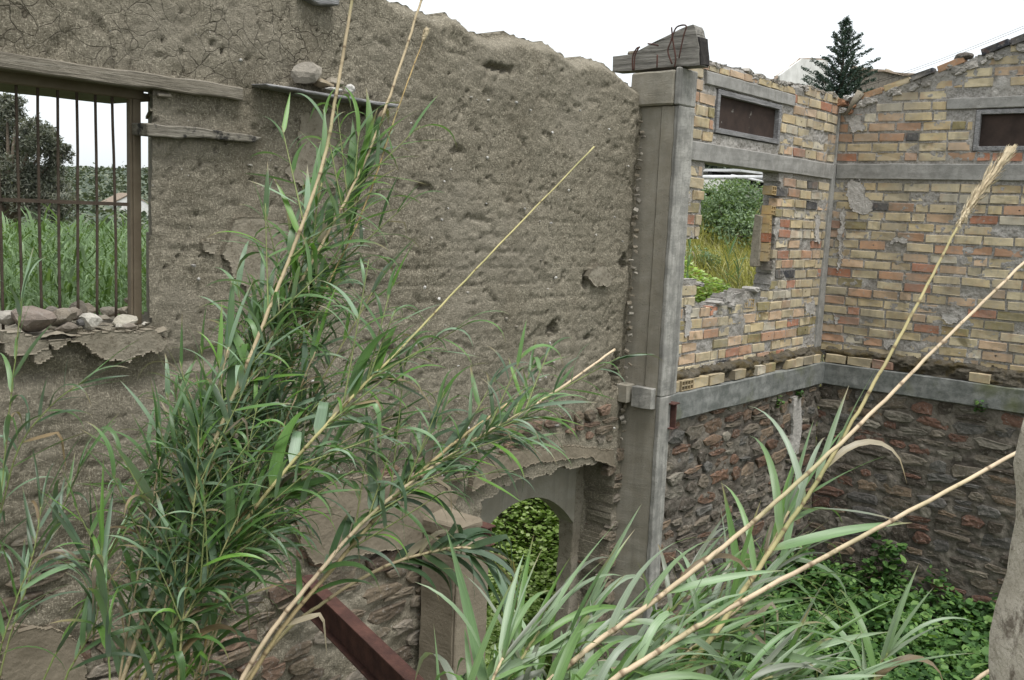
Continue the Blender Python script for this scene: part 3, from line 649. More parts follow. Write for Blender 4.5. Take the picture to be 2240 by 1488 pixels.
def hR(U, Z): 
    sm = sstep(.9, .0, topR(U) - Z - .05) * .0
    return -.010 + (fbm(U * 11, Z * 14, 195, 4, .6) - .5) * .034 + (fbm(U * 2.1, Z * 2.1, 196, 3) - .5) * .016 + (fbm(U * 40, Z * 40, 197, 2) - .5) * .008 + sstep(.24, .1, topR(U) - Z) * .012
put('mortar', heightpanel(0, RU1, 2.9, 6.9, .013, hR, keepR, mapR, .2), MT['mortar'], rw)
n2 = courses(rw, .01, RU1 - .1, 2.955, lambda u: topR(u) - .10, mapR, -math.pi / 2, holesR, BCR, .11, 9)
mb = MB(); mb.box(XC - .018, XC + .205, YW - RU1, YW - .025, BZ0 + .01, BZ1 + .01); o = mb.build('concrete_band', MT['band'], rw, bevel=.006); rough(o.data, .007, 9, 7, 14)
mb = MB(); mb.box(XC - .012, XC + .202, YW - rl1, YW - rl0, rlz0, rlz1); o = mb.build('lintel', MT['band'], rw, bevel=.006); rough(o.data, .006, 9, 8, 8)
panel_window(rw, rw0, rw1, rwb, rwt, mapR)
# coping bricks laid on the slope
cop = [(.43, .27, .16), (.42, .33, .18), (.03, .033, .042), (.42, .25, .15), None, (.04, .042, .05), (.09, .085, .085), (.22, .19, .17), (.05, .05, .055), (.4, .3, .18)]
u = e0[0] + .02; ang = math.atan(slope)
for k in range(12):
    L = .285; c = cop[k % len(cop)]
    if c is not None:
        o = put('brick', BRK[k % 16], None, rw, mapR(u + L / 2 * math.cos(ang), float(topR(u + L / 2)) - .055 + random.uniform(-.012, .012), -.035 + random.uniform(-.02, .02)), c); o.rotation_euler = (random.uniform(-.05, .05), -ang + random.uniform(-.07, .07), -math.pi / 2 + random.uniform(-.06, .06)); o.scale = (random.uniform(.8, .98), 1.3, random.uniform(.65, .85))
    else: L = .14
    u += (L + .01) * math.cos(ang)
for k in range(34):
    uu = random.uniform(e0[0], RU1 - .2); o = put('mortar_lump', random.choice(STN), None, rw, mapR(uu, float(topR(uu)) - random.uniform(.07, .17), -.02), random.choice([(.40, .37, .33), (.30, .28, .25), (.48, .45, .41)])); s = random.uniform(.04, .11); o.scale = (s * 1.5, .09, s); o.rotation_euler = (0, -ang + random.uniform(-.4, .4), -math.pi / 2)
for k in range(30):
    uu = random.uniform(7.9, 11.0); o = put('mortar_lump', random.choice(STN), None, mw, mapA(uu, float(topM(uu)) + random.uniform(-.02, .02), -.06), random.choice([(.40, .37, .33), (.30, .28, .25), (.25, .22, .18)])); s = random.uniform(.03, .07); o.scale = (s * 2.4, .13, s); o.rotation_euler = (0, random.uniform(-.3, .3), 0)

for k, pg in enumerate(([(1852, 402), (1880, 392), (1893, 425), (1910, 450), (1902, 470), (1868, 465), (1856, 440)], [(1838, 468), (1850, 450), (1846, 520), (1840, 590), (1833, 600)], [(1826, 690), (1836, 690), (1836, 706), (1826, 708)], [(1850, 258), (1880, 255), (1890, 280), (1866, 292)], [(2060, 690), (2090, 685), (2100, 702), (2070, 708)], [(1930, 745), (1960, 738), (1965, 752), (1938, 760)], [(1950, 520), (1990, 522), (1986, 534), (1948, 532)])):
    patch(pg, 'mortar_smear', MT['smear'], rw, .010, .03, 30 + k, .013, mapR, .008, .022)
for k, pg in enumerate(([(1783, 470), (1793, 470), (1790, 530), (1780, 530)], [(1585, 640), (1605, 640), (1600, 660), (1583, 660)], [(1498, 665), (1512, 668), (1508, 735), (1497, 735)], [(1760, 660), (1782, 662), (1780, 690), (1762, 686)])):
    patch(pg, 'mortar_smear', MT['smear'], mw, .010, .03, 50 + k, .013, mapA, .008, .022)
# things lying on the walls
def rock(name, loc, size, mt, color=None, seed=0, label=None, cat='stone', group=None, rot=None, sub=2, parent=None):
    bm = bmesh.new(); bmesh.ops.create_icosphere(bm, subdivisions=sub, radius=.5); r = random.Random(seed)
    pl = [(Vector((r.gauss(0, 1), r.gauss(0, 1), r.gauss(0, 1))).normalized(), r.uniform(.27, .42)) for _ in range(9)]
    for v in bm.verts:
        for nrm, d in pl:
            e = v.co.dot(nrm) - d
            if e > 0: v.co -= nrm * e
    co = np.array([v.co[:] for v in bm.verts]); nz = fbm(co[:, 0] * 5 + seed, co[:, 1] * 5 + co[:, 2] * 4, seed, 3) - .5
    for v, q_ in zip(bm.verts, nz): v.co *= 1 + q_ * .14
    lo = [min(v.co[i] for v in bm.verts) for i in range(3)]; hi = [max(v.co[i] for v in bm.verts) for i in range(3)]
    for v in bm.verts:
        for i in range(3): v.co[i] = (v.co[i] - (lo[i] + hi[i]) / 2) / (hi[i] - lo[i]) * size[i]
    for v in bm.verts: v.co.z += size[2] / 2
    me = bpy.data.meshes.new(name); bm.to_mesh(me); bm.free()
    o = put(name, me, mt, parent, loc, color); 
    if rot: o.rotation_euler = rot
    if label: tag(o, label, cat, group)
    return o
p = onX(2108, 122, XC); rock('stone', (XC + .02, p.y, p.z - .05), (.12, .20, .085), MT['stone'], (.15, .135, .12), 8, 'dark jagged stone lying on the raking brick coping', 'stone')
p = onX(1862, 252, XC); mb = MB(); a = Vector((XC - .08, p.y + .03, p.z)); b2 = onX(1884, 206, XC) + Vector((-.02, 0, .02)); mb.tube([a, a.lerp(b2, .5) + Vector((0, 0, .01)), b2], [.012, .035, .05], 8); o = mb.build('broken_tile', MT['plaster'], None, True); tag(o, 'broken curved tile leaning in the corner on top of the brick walls', 'tile')
for k, (px, py, s) in enumerate(((1845, 225, .09), (1855, 215, .07), (1868, 232, .06), (1847, 243, .07), (1862, 246, .05), (1873, 213, .06))):
    p = onX(px, py, XC); o = put('mortar_lump', random.choice(STN), None, rw, (XC - .005, p.y, p.z), (.50, .48, .45) if k % 2 else (.42, .22, .13)); o.scale = (s * 1.3, .12, s); o.rotation_euler = (0, random.uniform(-.5, .5), -math.pi / 2)

# ------------------------------------------------------------------ stone walls below, with concrete band, a brick course and a mossy ledge
PR = .10
def lower(label, u0, u1, mp, rot, seed, cols):
    t = empty('stone_wall', mp((u0 + u1) / 2, 0, 0), label, 'wall')
    def h(U, Z): return PR - .016 + (fbm(U * 6, Z * 8, seed, 4) - .5) * .06 + (fbm(U * 20, Z * 24, seed + 5, 3) - .5) * .04
    put('mortar', heightpanel(u0, u1, -.1, 2.60, .02, h, lambda U, Z: U > -9, mp, .25, None, False), MT['stonemortar'], t)
    rubble(t, u0, u1, .05, 2.575, mp, rot, cols, PR + .003, .075, .17, .16, .42, None, .018, 298, .10)
    mb = MB(); p0, p1 = mp(u0, 2.585, PR + .035), mp(u1, 2.83, -.2)
    mb.box(min(p0[0], p1[0]), max(p0[0], p1[0]), min(p0[1], p1[1]), max(p0[1], p1[1]), 2.58, 2.83); o = mb.build('concrete_band', MT['lband'], t, bevel=.008); rough(o.data, .012, 7, seed, 16)
    r = random.Random(seed); u = u0 + .02
    while u < u1 - .05:
        L = r.uniform(.2, .3); 
        if r.random() < .80 and u + L < u1:
            hol = r.random() < .16
            o = put('brick', HOL if hol else r.choice(BRK), None, t, mp(u + L / 2, 2.885, PR - .03 - r.uniform(0, .02)), shade(r.choice(BC), .6, 1.))
            o.scale = ((L - .02) / (.2 if hol else .288), 1, .98); o.rotation_euler = (0, 0, rot)
        u += L
    def hl(U, Z): return PR - .035 + (fbm(U * 8, Z * 30, seed + 9, 4) - .5) * .11 - .13 * sstep(2.96, 3.06, Z)
    put('mossy_ledge', heightpanel(u0, u1, 2.835, 3.07, .012, hl, lambda U, Z: Z < 3.03 + (fbm(U * 9, Z * 0, seed + 8, 3) - .5) * .10, mp, .1, None, False), MT['moss'], t)
    return t
lw = lower('dark rubble stone wall under the yellow brick wall beside the column', 7.27, XC - PR, mapA, 0, 21, ROCKC)
lower('dark rubble stone wall under the gable brick wall at the right', PR, RU1, mapR, -math.pi / 2, 33, ROCKC[:3] + ROCKC[5:9] + [(.16, .09, .065), (.13, .12, .11)])
patch([(1712, 862), (1728, 862), (1730, 930), (1722, 985), (1705, 990), (1712, 930)], 'mortar_smear', MT['smear'], lw, PR + .035, .06, 71, .008)
# ------------------------------------------------------------------ barred window in the adobe wall
FY = YW + .13
bw = empty('barred_window', (2.2, FY, 3.8), 'brown framed window with rusty vertical bars in the adobe wall', 'window')
tl, tr, br = onY(60, 198, FY), onY(286, 216, FY), onY(286, 655, FY)
fx = tr.x; fzt = tr.z; fzb = 3.74; ft = .045
mb = MB(); mb.box(fx, fx + .042, FY - .025, FY + .025, fzb, fzt - .001); o = mb.build('frame_post', MT['framewood'], bw, bevel=.003)
mb = MB(); mb.box(fx - .014, fx - .001, FY - .018, FY + .02, fzb, fzt - .001); mb.build('frame_stop', MT['framewood'], bw, bevel=.002)
mb = MB(); mb.box(1.0, fx + .055, FY - .032, FY + .032, fzt, fzt + .055); mb.build('frame_head', MT['framewood'], bw, bevel=.003)
cz = onY(140, 442, FY).z
mb = MB(); mb.box(1.0, fx - .026, FY - .018, FY - .011, cz - .009, cz + .009); mb.build('cross_bar', MT['bar'], bw)
for k, px in enumerate((-50, -4, 40, 85, 127, 168, 209, 248)):
    x = onY(px, 330, FY).x; mb = MB(); r = random.Random(k); pts = []
    for i in range(9): t = i / 8; pts.append((x + math.sin(t * 3.1 + k) * .004 * (2.2 if k in (7,) else 1), FY + .0 + r.uniform(-.002, .002), fzb + .01 + (fzt - fzb - .01) * t))
    mb.tube(pts, .0072, 8); mb.build('bar', MT['bar'], bw, True)

# ------------------------------------------------------------------ timber lintels let into the adobe
def beam(name, px4, y0, y1, mt, label, cat='beam', amp=.012, cuts=7, x_left=None, parent=None):
    """px4: top-left, top-right, bottom-right, bottom-left in the photo, measured on the beam's front face"""
    P = [onY(*p, y0) for p in px4]
    if x_left is not None:
        for a, b2 in ((0, 1), (3, 2)):
            d = (P[a].z - P[b2].z) / (P[a].x - P[b2].x); P[a] = Vector((x_left, y0, P[a].z + d * (x_left - P[a].x) * .3))
    mb = MB(); mb.prism([(p.x, p.z) for p in P], lambda a, b2, d: (a, d, b2), y0, y1)
    o = mb.build(name, mt, parent, bevel=.006)
    bm = bmesh.new(); bm.from_mesh(o.data); n = 26
    for i in range(1, n):
        x = P[0].x + (P[1].x - P[0].x) * i / n; g = bm.verts[:] + bm.edges[:] + bm.faces[:]; bmesh.ops.bisect_plane(bm, geom=g, plane_co=(x, 0, 0), plane_no=(1, 0, 0))
    bm.to_mesh(o.data); bm.free(); rough(o.data, amp, 7, len(name))
    if label: tag(o, label, cat)
    return o
beam('timber_lintel', ((0, 112), (532, 190), (533, 220), (0, 149)), YW - .05, YW + .10, MT['timber'], 'long weathered grey timber lintel over the barred window', x_left=.45, amp=.010)
beam('timber_lintel', ((0, 150), (330, 205), (330, 222), (0, 182)), YW + .105, YW + .52, MT['framewood'], 'dark inner lintel plank behind the long grey timber over the window', x_left=.45, amp=.004)
beam('timber_beam', ((325, 268), (572, 297), (555, 311), (326, 297)), YW - .055, YW + .12, MT['char'], 'short charred timber let into the adobe wall right of the window', amp=.016)
beam('timber_block', ((345, 203), (376, 205), (375, 213), (346, 211)), YW - .035, YW + .06, MT['timber'], 'tiny wooden block wedged under the long timber lintel', amp=.004)
beam('ledge_board', ((582, 182), (875, 229), (868, 236), (590, 190)), YW - .15, YW + .05, MT['gwood'], 'thin grey split board forming a ledge above the plastered niche', amp=.008)
beam('ledge_board', ((645, 200), (800, 218), (798, 226), (648, 208)), YW - .09, YW + .05, MT['gwood'], 'short lower board under the split ledge board', amp=.004)
beam('roof_board', ((660, -14), (745, -6), (742, 12), (700, 10)), YW - .06, YW + .1, MT['gwood'], 'grey board end in the adobe at the top of the wall', amp=.004)
GRY = (.30, .27, .225)
p = onY(676, 184, YW - .08); rock('stone', (p.x, YW - .045, p.z), (.20, .13, .125), MT['stone'], GRY, 11, 'large squarish stone on the thin grey ledge board', 'stone')
p = onY(708, 190, YW - .08); rock('stone', (p.x + .02, YW - .05, p.z - .005), (.13, .10, .055), MT['stone'], (.27, .22, .15), 12, 'flat tan stone beside the squarish stone on the ledge board', 'stone')
p = onY(742, 192, YW - .08); rock('stone', (p.x, YW - .03, p.z), (.14, .08, .06), MT['stone'], (.29, .255, .20), 13, 'grey stone behind the white crumbs on the ledge board', 'stone')
p = onY(736, 199, YW - .12); rock('stone', (p.x, YW - .10, p.z - .004), (.12, .06, .025), MT['stone'], (.50, .48, .44), 14, 'long white mortar crumb on the front of the ledge board', 'stone')
p = onY(772, 204, YW - .12); rock('stone', (p.x, YW - .10, p.z - .006), (.07, .06, .06), MT['stone'], (.55, .53, .49), 15, 'small knobbly white mortar lump on the ledge board', 'stone')

# ------------------------------------------------------------------ rubble on the window sill
SILL = [((78, 727), (.27, .20, .17), (.225, .185, .155), 'large rounded brown boulder on the window sill', .02),
        ((140, 715), (.19, .15, .13), (.245, .21, .165), 'tilted flat-sided brown stone right of the rounded boulder on the sill', .02),
        ((152, 735), (.17, .11, .075), (.19, .16, .13), 'wedge shaped brown stone at the front of the sill rubble', -.02),
        ((205, 722), (.14, .12, .12), (.50, .47, .41), 'white jagged stone in the middle of the sill rubble', .0),
        ((275, 713), (.20, .13, .085), (.48, .44, .36), 'long pale cream block near the right end of the sill rubble', .03),
        ((175, 687), (.12, .12, .10), (.30, .265, .21), 'small tan stone at the back of the sill under the bars', .2),
        ((198, 688), (.12, .10, .085), (.28, .24, .185), 'leaning tan stone behind the white jagged stone on the sill', .2),
        ((245, 693), (.15, .12, .075), (.28, .25, .20), 'low tan stone behind the cream block on the sill', .18),
        ((282, 690), (.15, .12, .075), (.31, .27, .205), 'flat tan stone at the foot of the window post', .16),
        ((293, 665), (.10, .08, .05), (.29, .25, .19), 'small stone jammed against the window post', .16),
        ((25, 712), (.22, .14, .10), (.42, .39, .34), 'pale stone at the left edge of the sill rubble', .08),
        ((20, 735), (.24, .12, .035), (.46, .43, .37), 'flat pale slab at the front left of the sill', -.01),
        ((284, 722), (.12, .05, .045), (.26, .225, .185), 'small long brown pebble in front of the cream block', -.02),
        ((264, 720), (.06, .05, .04), (.42, .39, .33), 'small pale pebble in front of the cream block', -.02),
        ((322, 712), (.05, .04, .03), (.47, .44, .38), 'little white crumb at the right end of the sill', .0),
        ((186, 712), (.08, .05, .045), (.13, .125, .12), 'small dark grey stone between the brown and white stones on the sill', .0),
        ((165, 700), (.14, .11, .09), (.24, .205, .165), 'brown stone half hidden behind the tilted stone on the sill', .1),
        ((120, 695), (.12, .1, .08), (.26, .23, .19), 'grey-brown stone at the back between the boulder and the bars', .18),
        ((60, 700), (.16, .12, .09), (.3, .27, .22), 'stone lying behind the large rounded boulder on the sill', .2),
        ((232, 700), (.07, .06, .04), (.34, .30, .24), 'small crumb between white stone and cream block on the sill', .08)]
for k, ((px, py), sz, c, lab, dy) in enumerate(SILL):
    p = onY(px, py, YW + dy + .02); rock('stone', (p.x, YW + dy + .04, max(p.z - .004, 3.73)), tuple(x * .74 for x in sz), MT['stone'], c, 40 + k, lab, 'stone', 'rubble on the window sill', (0, 0, random.uniform(-.4, .4)), 2)
# bed of crumbled mortar under the rubble
def hs_(X, Y): return 3.725 + (fbm(X * 9, Y * 9, 81, 4) - .5) * .07 + .02 * np.clip((Y - YW) * 2, 0, 1)
U = np.arange(.9, 2.68, .015); V = np.arange(YW - .045, YW + .5, .015); UU, VV = np.meshgrid(U, V, indexing='ij'); HH = hs_(UU, VV); id_ = np.arange(UU.size).reshape(UU.shape)
put('sill_bed', bigmesh(np.stack([UU, VV, HH], -1).reshape(-1, 3), np.stack([id_[:-1, :-1], id_[1:, :-1], id_[1:, 1:], id_[:-1, 1:]], -1).reshape(-1, 4)), MT['plaster'], aw)

# ------------------------------------------------------------------ concrete column
CX0, CYF, CX1 = 7.06, YW - .345, 7.315
ztop = onX(1425, 152, CX0).z; zcap = onX(1430, 232, CX0).z; zfl = onX(1400, 862, CX0).z; zbr = onX(1400, 880, CX0).z
cc = empty('concrete_column', (7.2, YW - .15, 0), 'tall board-marked concrete column standing between the adobe and the brick wall', 'column')
def boxo(name, x0, x1, y0, y1, z0, z1, mt, parent, amp=.006, cuts=10, bev=.008, fr=8):
    mb = MB(); mb.box(x0, x1, y0, y1, z0, z1); o = mb.build(name, mt, parent, bevel=bev)
    if amp:
        bm = bmesh.new(); bm.from_mesh(o.data); n = max(2, int((z1 - z0) / .05))
        for i in range(1, n): g = bm.verts[:] + bm.edges[:] + bm.faces[:]; bmesh.ops.bisect_plane(bm, geom=g, plane_co=(0, 0, z0 + (z1 - z0) * i / n), plane_no=(0, 0, 1))
        bm.to_mesh(o.data); bm.free(); rough(o.data, amp, fr, int(z0 * 100) + 3, 2 if amp > .009 else 1)
    return o
boxo('shaft', CX0 + .016, CX1 - .03, YW - .17, YW + .06, zfl + .002, zcap, MT['concmud'], cc)
boxo('shaft', CX0 + .004, CX1 - .01, YW - .30, YW - .1705, zfl + .002, zcap, MT['concmud'], cc)
boxo('shaft_front', CX0, CX1, CYF, YW - .3005, zfl + .002, zcap, MT['conc'], cc)
boxo('head', CX0 - .035, CX1 - .02, YW - .30, YW + .12, zcap + .002, ztop - .02, MT['concmud'], cc, .012, 5, .014)
boxo('head_front', CX0 - .025, CX1 + .004, CYF - .004, YW - .3005, zcap + .002, ztop, MT['conc'], cc, .006, 5, .010)
boxo('base_shaft', CX0 + .012, CX1 - .09, YW - .30, YW + .06, .0, zfl, MT['concmud'], cc)
boxo('base_shaft_front', CX0 + .005, CX1 - .08, CYF - .004, YW - .3005, .0, zfl - .001, MT['conc'], cc)
# corbel blocks and timber stub at floor level
for px0, px1, y0, y1, mt, nm in ((1352, 1378, 842, 872, 'concmud', 'corbel'), (1380, 1426, 852, 884, 'conc', 'corbel')):
    a = onX(px0, y1, CX0 - .06); b2 = onX(px1, y0, CX0 - .06)
    boxo(nm, CX0 - .06 if nm and px0 > 1360 else CX0 - .10, CX0 + .02, min(a.y, b2.y), max(a.y, b2.y), min(a.z, b2.z) - .02, max(a.z, b2.z), MT[mt], cc, .006, 3, .006, 12)
# jagged mortar fillet between adobe and column
r = random.Random(8)
for k in range(46):
    z = 2.5 + 2.75 * k / 46 + r.uniform(-.02, .02); o = put('mortar_lump', r.choice(STN), None, cc, (7.02 + r.uniform(-.015, .02), YW - .01 + r.uniform(-.02, .015), z), r.choice([(.30, .27, .22), (.22, .19, .145), (.17, .145, .105), (.17, .145, .105), (.34, .31, .26)])); s = r.uniform(.012, .04); o.scale = (s * r.uniform(.7, 1.4), .04, s); o.rotation_euler = (r.uniform(-.6, .6), r.uniform(0, 3), r.uniform(-.5, .9))
# rebar loops at the head
def px_tube(pts, X, rad, name, mt, parent, n=6):
    mb = MB(); P = [onX(a, b2, X + (c if False else 0)) for a, b2, *c in pts]; Q = []
    for i in range(len(P) - 1):
        p0, p1, p2, p3 = P[max(i - 1, 0)], P[i], P[i + 1], P[min(i + 2, len(P) - 1)]
        for k in range(5):
            t = k / 5; Q.append(.5 * ((2 * p1) + (p2 - p0) * t + (2 * p0 - 5 * p1 + 4 * p2 - p3) * t * t + (3 * p1 - p0 - 3 * p2 + p3) * t ** 3))
    Q.append(P[-1]); mb.tube(Q, rad, n); return mb.build(name, mt, parent, True)
px_tube([(1475, 147), (1478, 128), (1472, 90), (1469, 60)], CX0 - .03, .0065, 'reinforcing_bar', MT['rust'], cc)
px_tube([(1470, 140), (1461, 112), (1468, 90), (1476, 66), (1485, 57), (1501, 57), (1495, 80), (1485, 128)], CX0 - .045, .0065, 'reinforcing_bar', MT['rust'], cc)
px_tube([(1384, 154), (1384, 125), (1392, 107), (1400, 103)], CX0 - .03, .0065, 'reinforcing_bar', MT['rust'], cc)
px_tube([(1387, 154), (1389, 122), (1398, 104)], CX0 - .05, .0065, 'reinforcing_bar', MT['rust'], cc)
px_tube([(1437, 148), (1438, 120)], CX0 - .03, .0065, 'reinforcing_bar', MT['rust'], cc)
px_tube([(1417, 96), (1428, 97), (1440, 100)], CX0 - .045, .0065, 'reinforcing_bar', MT['rust'], cc)

# timber rafter end lying across the column head, made of three boards
rf = empty('rafter_end', (7.15, YW - .2, ztop), 'weathered grey timber rafter end with split charred tip lying on the column head', 'beam')
def yz(px, py): p = onX(px, py, CX0 + .01); return p.y, p.z
def board(pts, x0, x1, mt=MT['endwood'], nm='board', amp=.006):
    mb = MB(); mb.prism([yz(*p) for p in pts], lambda a, b2, d: (d, a, b2), x0, x1); o = mb.build(nm, mt, rf, bevel=.0015); rough(o.data, amp, 9, len(rf.children), 2); return o
board([(1340, 124), (1386, 118), (1420, 114), (1470, 108), (1529, 103), (1530, 143), (1460, 147), (1382, 154), (1340, 157)], CX0 + .01, CX0 + .16)
board([(1386, 117.5), (1420, 97), (1460, 84), (1523, 75), (1528, 102.5), (1470, 107.5), (1420, 113.5)], CX0 + .012, CX0 + .158)
board([(1424, 95), (1460, 78), (1500, 58), (1516, 54), (1521, 62), (1523, 74.5), (1462, 83)], CX0 + .009, CX0 + .155)
MT['charend'] = m_simple('charred_end', (.012, .011, .011), (.05, .045, .04), 20, .95, .9, .01, 50)
board([(1524, 78), (1530, 80), (1533, 140), (1528, 141)], CX0 + .018, CX0 + .15, MT['charend'], 'charred_tip', .012)
rock('stone', (CX0 + .06, onX(1385, 118, CX0).y + .02, onX(1385, 118, CX0).z - .02), (.10, .12, .06), MT['stone'], (.20, .17, .125), 71, 'small crumb of rubble on the back of the timber rafter end', 'stone')

# ------------------------------------------------------------------ arched doorway: back arch of smooth concrete, splayed jambs
ab = empty('door_arch', (6.9, YW + .45, 0), 'inner concrete arch and jambs of the doorway in the adobe wall', 'arch')
AY = YW + .34
sL, sT, sR = onY(1072, 1110, AY), onY(1148, 1093, AY), onY(1222, 1135, AY + .17)
def arcz(x): t = (x - sT.x) / (sR.x - sT.x); return sT.z - (sT.z - sR.z) * abs(t) ** 2.2
mb = MB(); xs = np.linspace(AU0 - .35, sR.x, 26); poly = [(x, arcz(x) if x > sT.x - (sR.x - sT.x) else sR.z) for x in xs]
top = AU1 + .3
poly2 = poly + [(sR.x, 2.75), (AU0 - .35, 2.75)]
mb.prism(poly2, lambda a, b2, d: (a, d, b2), AY, AY + .17); mb.build('arch', MT['concmud'], ab)
boxo('jamb', sR.x + .002, sR.x + .22, AY, AY + .17, 0, 2.75, MT['plaster'], ab, .012, 8, .01)
boxo('jamb', sR.x + .10, AU1 + .5, AY - .02, AY + .16, 0, 2.78, MT['adobe'], ab, .03, 8, .03)
rubble(ab, sR.x + .24, AU1 + .3, .05, 1.7, lambda u, z, n: (u, AY - .02 - n, z), 0, MUD + [(.22, .15, .10)], .03, .1, .2, .14, .34, None, .02, 40, .09)

# ------------------------------------------------------------------ pillar left of the doorway, with its broken ledges
pl = empty('concrete_pillar', (5.3, YW - .15, 0), 'short concrete pillar with stepped top at the left side of the arched doorway', 'pillar')
PX0 = onY(1000, 1250, YW - .36).x; PX1 = onY(1068, 1250, YW - .36).x; PZ = onY(1030, 1160, YW - .36).z
boxo('shaft', PX0, PX1, YW - .34, YW - .02, 0, onY(1030, 1185, YW - .36).z, MT['mudrender'], pl, .008)
boxo('shaft_front', PX0 + .003, PX1 + .004, YW - .365, YW - .3405, 0, onY(1030, 1187, YW - .36).z, MT['mudrender'], pl, .005)
boxo('cap', PX0 + .004, PX1 - .03, YW - .33, YW + .02, onY(1030, 1183, YW - .36).z, onY(1030, 1146, YW - .36).z, MT['mudrender'], pl, .022, 4, .02)

# ------------------------------------------------------------------ steel beams
def ibeam(name, a, b2, h, wd, mt, label, t=.012, up=Vector((0, 0, 1))):
    a, b2 = Vector(a), Vector(b2); d = (b2 - a).normalized(); s = d.cross(up).normalized(); u = s.cross(d)
    root = empty(name, a, label, 'beam')
    def slab(nm, s0, s1, u0, u1):
        mb = MB(); i0 = 0
        for q_ in (a, b2):
            for (x, y) in ((s0, u0), (s1, u0), (s1, u1), (s0, u1)): mb.v.append(tuple(q_ + s * x + u * y))
        mb.f = [(0, 1, 2, 3), (7, 6, 5, 4), (0, 4, 5, 1), (1, 5, 6, 2), (2, 6, 7, 3), (3, 7, 4, 0)]; return mb.build(nm, mt, root, bevel=.002)
    slab('top_flange', -wd / 2, wd / 2, h / 2 - t, h / 2); slab('bottom_flange', -wd / 2, wd / 2, -h / 2, -h / 2 + t); slab('web', -t / 2, t / 2, -h / 2 + t + .0005, h / 2 - t - .0005)
    return root
ia = onY(668, 1262, YW - .02); ib = onZ(930, 1512, ia.z)
ibeam('steel_beam', ia + Vector((0, 0, -.09)), ib + Vector((0, 0, -.09)), .20, .085, MT['rust'], 'rusty dark red steel floor beam running out from the adobe wall')
p = onY(1462, 910, CYF - .02); z0 = onY(1462, 940, CYF - .02).z; z1 = onY(1462, 884, CYF - .02).z
ibeam('steel_beam_stub', (CX1 - .115 + .05, CYF - .05, (z0 + z1) / 2), (CX1 - .115 + .05, CYF + .28, (z0 + z1) / 2), z1 - z0, .11, MT['rust'], 'cut off rusty steel beam stub set into the column at floor level')
p = onY(1066, 1175, YW - .38); ibeam('steel_beam_stub', (PX1 - .02, YW - .39, p.z), (PX1 - .02, YW - .1, p.z), .14, .09, MT['rust'], 'short rusty steel beam stub on the doorway pillar')

# ------------------------------------------------------------------ rough masonry right beside the viewer
jp = [(2262, 880), (2240, 960), (2226, 1040), (2232, 1110), (2212, 1180), (2200, 1260), (2178, 1340), (2182, 1400), (2168, 1488), (2140, 1620), (2100, 1800)]
JD = 1.25; pts = [dep(a, b2, JD) for a, b2 in jp]
vs, fs = [], []; side = Vector((AX[0][0], AX[0][1], 0)).normalized(); fw = Vector((-AX[2][0], -AX[2][1], 0)).normalized()
zs = np.linspace(.0, pts[0].z, 120); N = 44
# broken end of the wall the viewer looks past: an irregular upright pier, its far edge is the outline seen
pz = [p.z for p in pts][::-1]; pd = [p.dot(side) for p in pts][::-1]; pf = [p.dot(fw) for p in pts][::-1]
for i, z in enumerate(zs):
    e = float(np.interp(z, pz, pd)) - max(0, pz[0] - z) * .1; f0 = float(np.interp(z, pz, pf))
    for k in range(N):
        a = 2 * math.pi * k / N; rx, ry = .30, .26; c, s = math.cos(a), math.sin(a); q_ = (abs(c) ** 12 + abs(s) ** 12) ** (-1 / 12)
        nn = (float(fbm(np.array(k * .35 + 3), np.array(z * 9.), 301, 4, .6)) - .5) * .05 + (float(fbm(np.array(k * 1.1), np.array(z * 26.), 307, 3)) - .5) * .02
        vs.append(side * (e - .036 + rx + c * q_ * (rx - nn)) + fw * (f0 - ry + s * q_ * (ry + nn)) + Vector((0, 0, z)))
for i in range(len(zs) - 1):
    for k in range(N): fs.append((i * N + k, i * N + (k + 1) % N, (i + 1) * N + (k + 1) % N, (i + 1) * N + k))
fs.append(tuple((len(zs) - 1) * N + k for k in range(N)))
o = put('masonry_pier', mesh(vs, fs, True), MT['jamb']); tag(o, 'rough tan masonry edge close to the viewer at the right border', 'pier')
# ------------------------------------------------------------------ foliage builders
def leafcloud(P, size, k=5, up=.3, seed=0, aspect=1.0, cup=.25):
    """one polygon per leaf, randomly tilted"""
    g = np.random.default_rng(seed); P = np.asarray(P, float); n = len(P); size = np.broadcast_to(size, n)
    nr = g.normal(size=(n, 3)); nr /= np.linalg.norm(nr, axis=1)[:, None]; nr[:, 2] = np.abs(nr[:, 2]); nr = nr * (1 - up) + np.array([0, 0, 1]) * up; nr /= np.linalg.norm(nr, axis=1)[:, None]
    a = np.cross(nr, g.normal(size=(n, 3))); a /= np.linalg.norm(a, axis=1)[:, None]; b = np.cross(nr, a)
    t = np.arange(k) * 2 * np.pi / k; V = np.zeros((n, k, 3))
    for i in range(k):
        s = size * g.uniform(.8, 1.15, n); V[:, i] = P + a * (np.cos(t[i]) * s)[:, None] + b * (np.sin(t[i]) * s * aspect)[:, None] - nr * (cup * s * abs(math.sin(t[i])) * .6)[:, None]
    return V.reshape(-1, 3), np.arange(n * k).reshape(n, k)
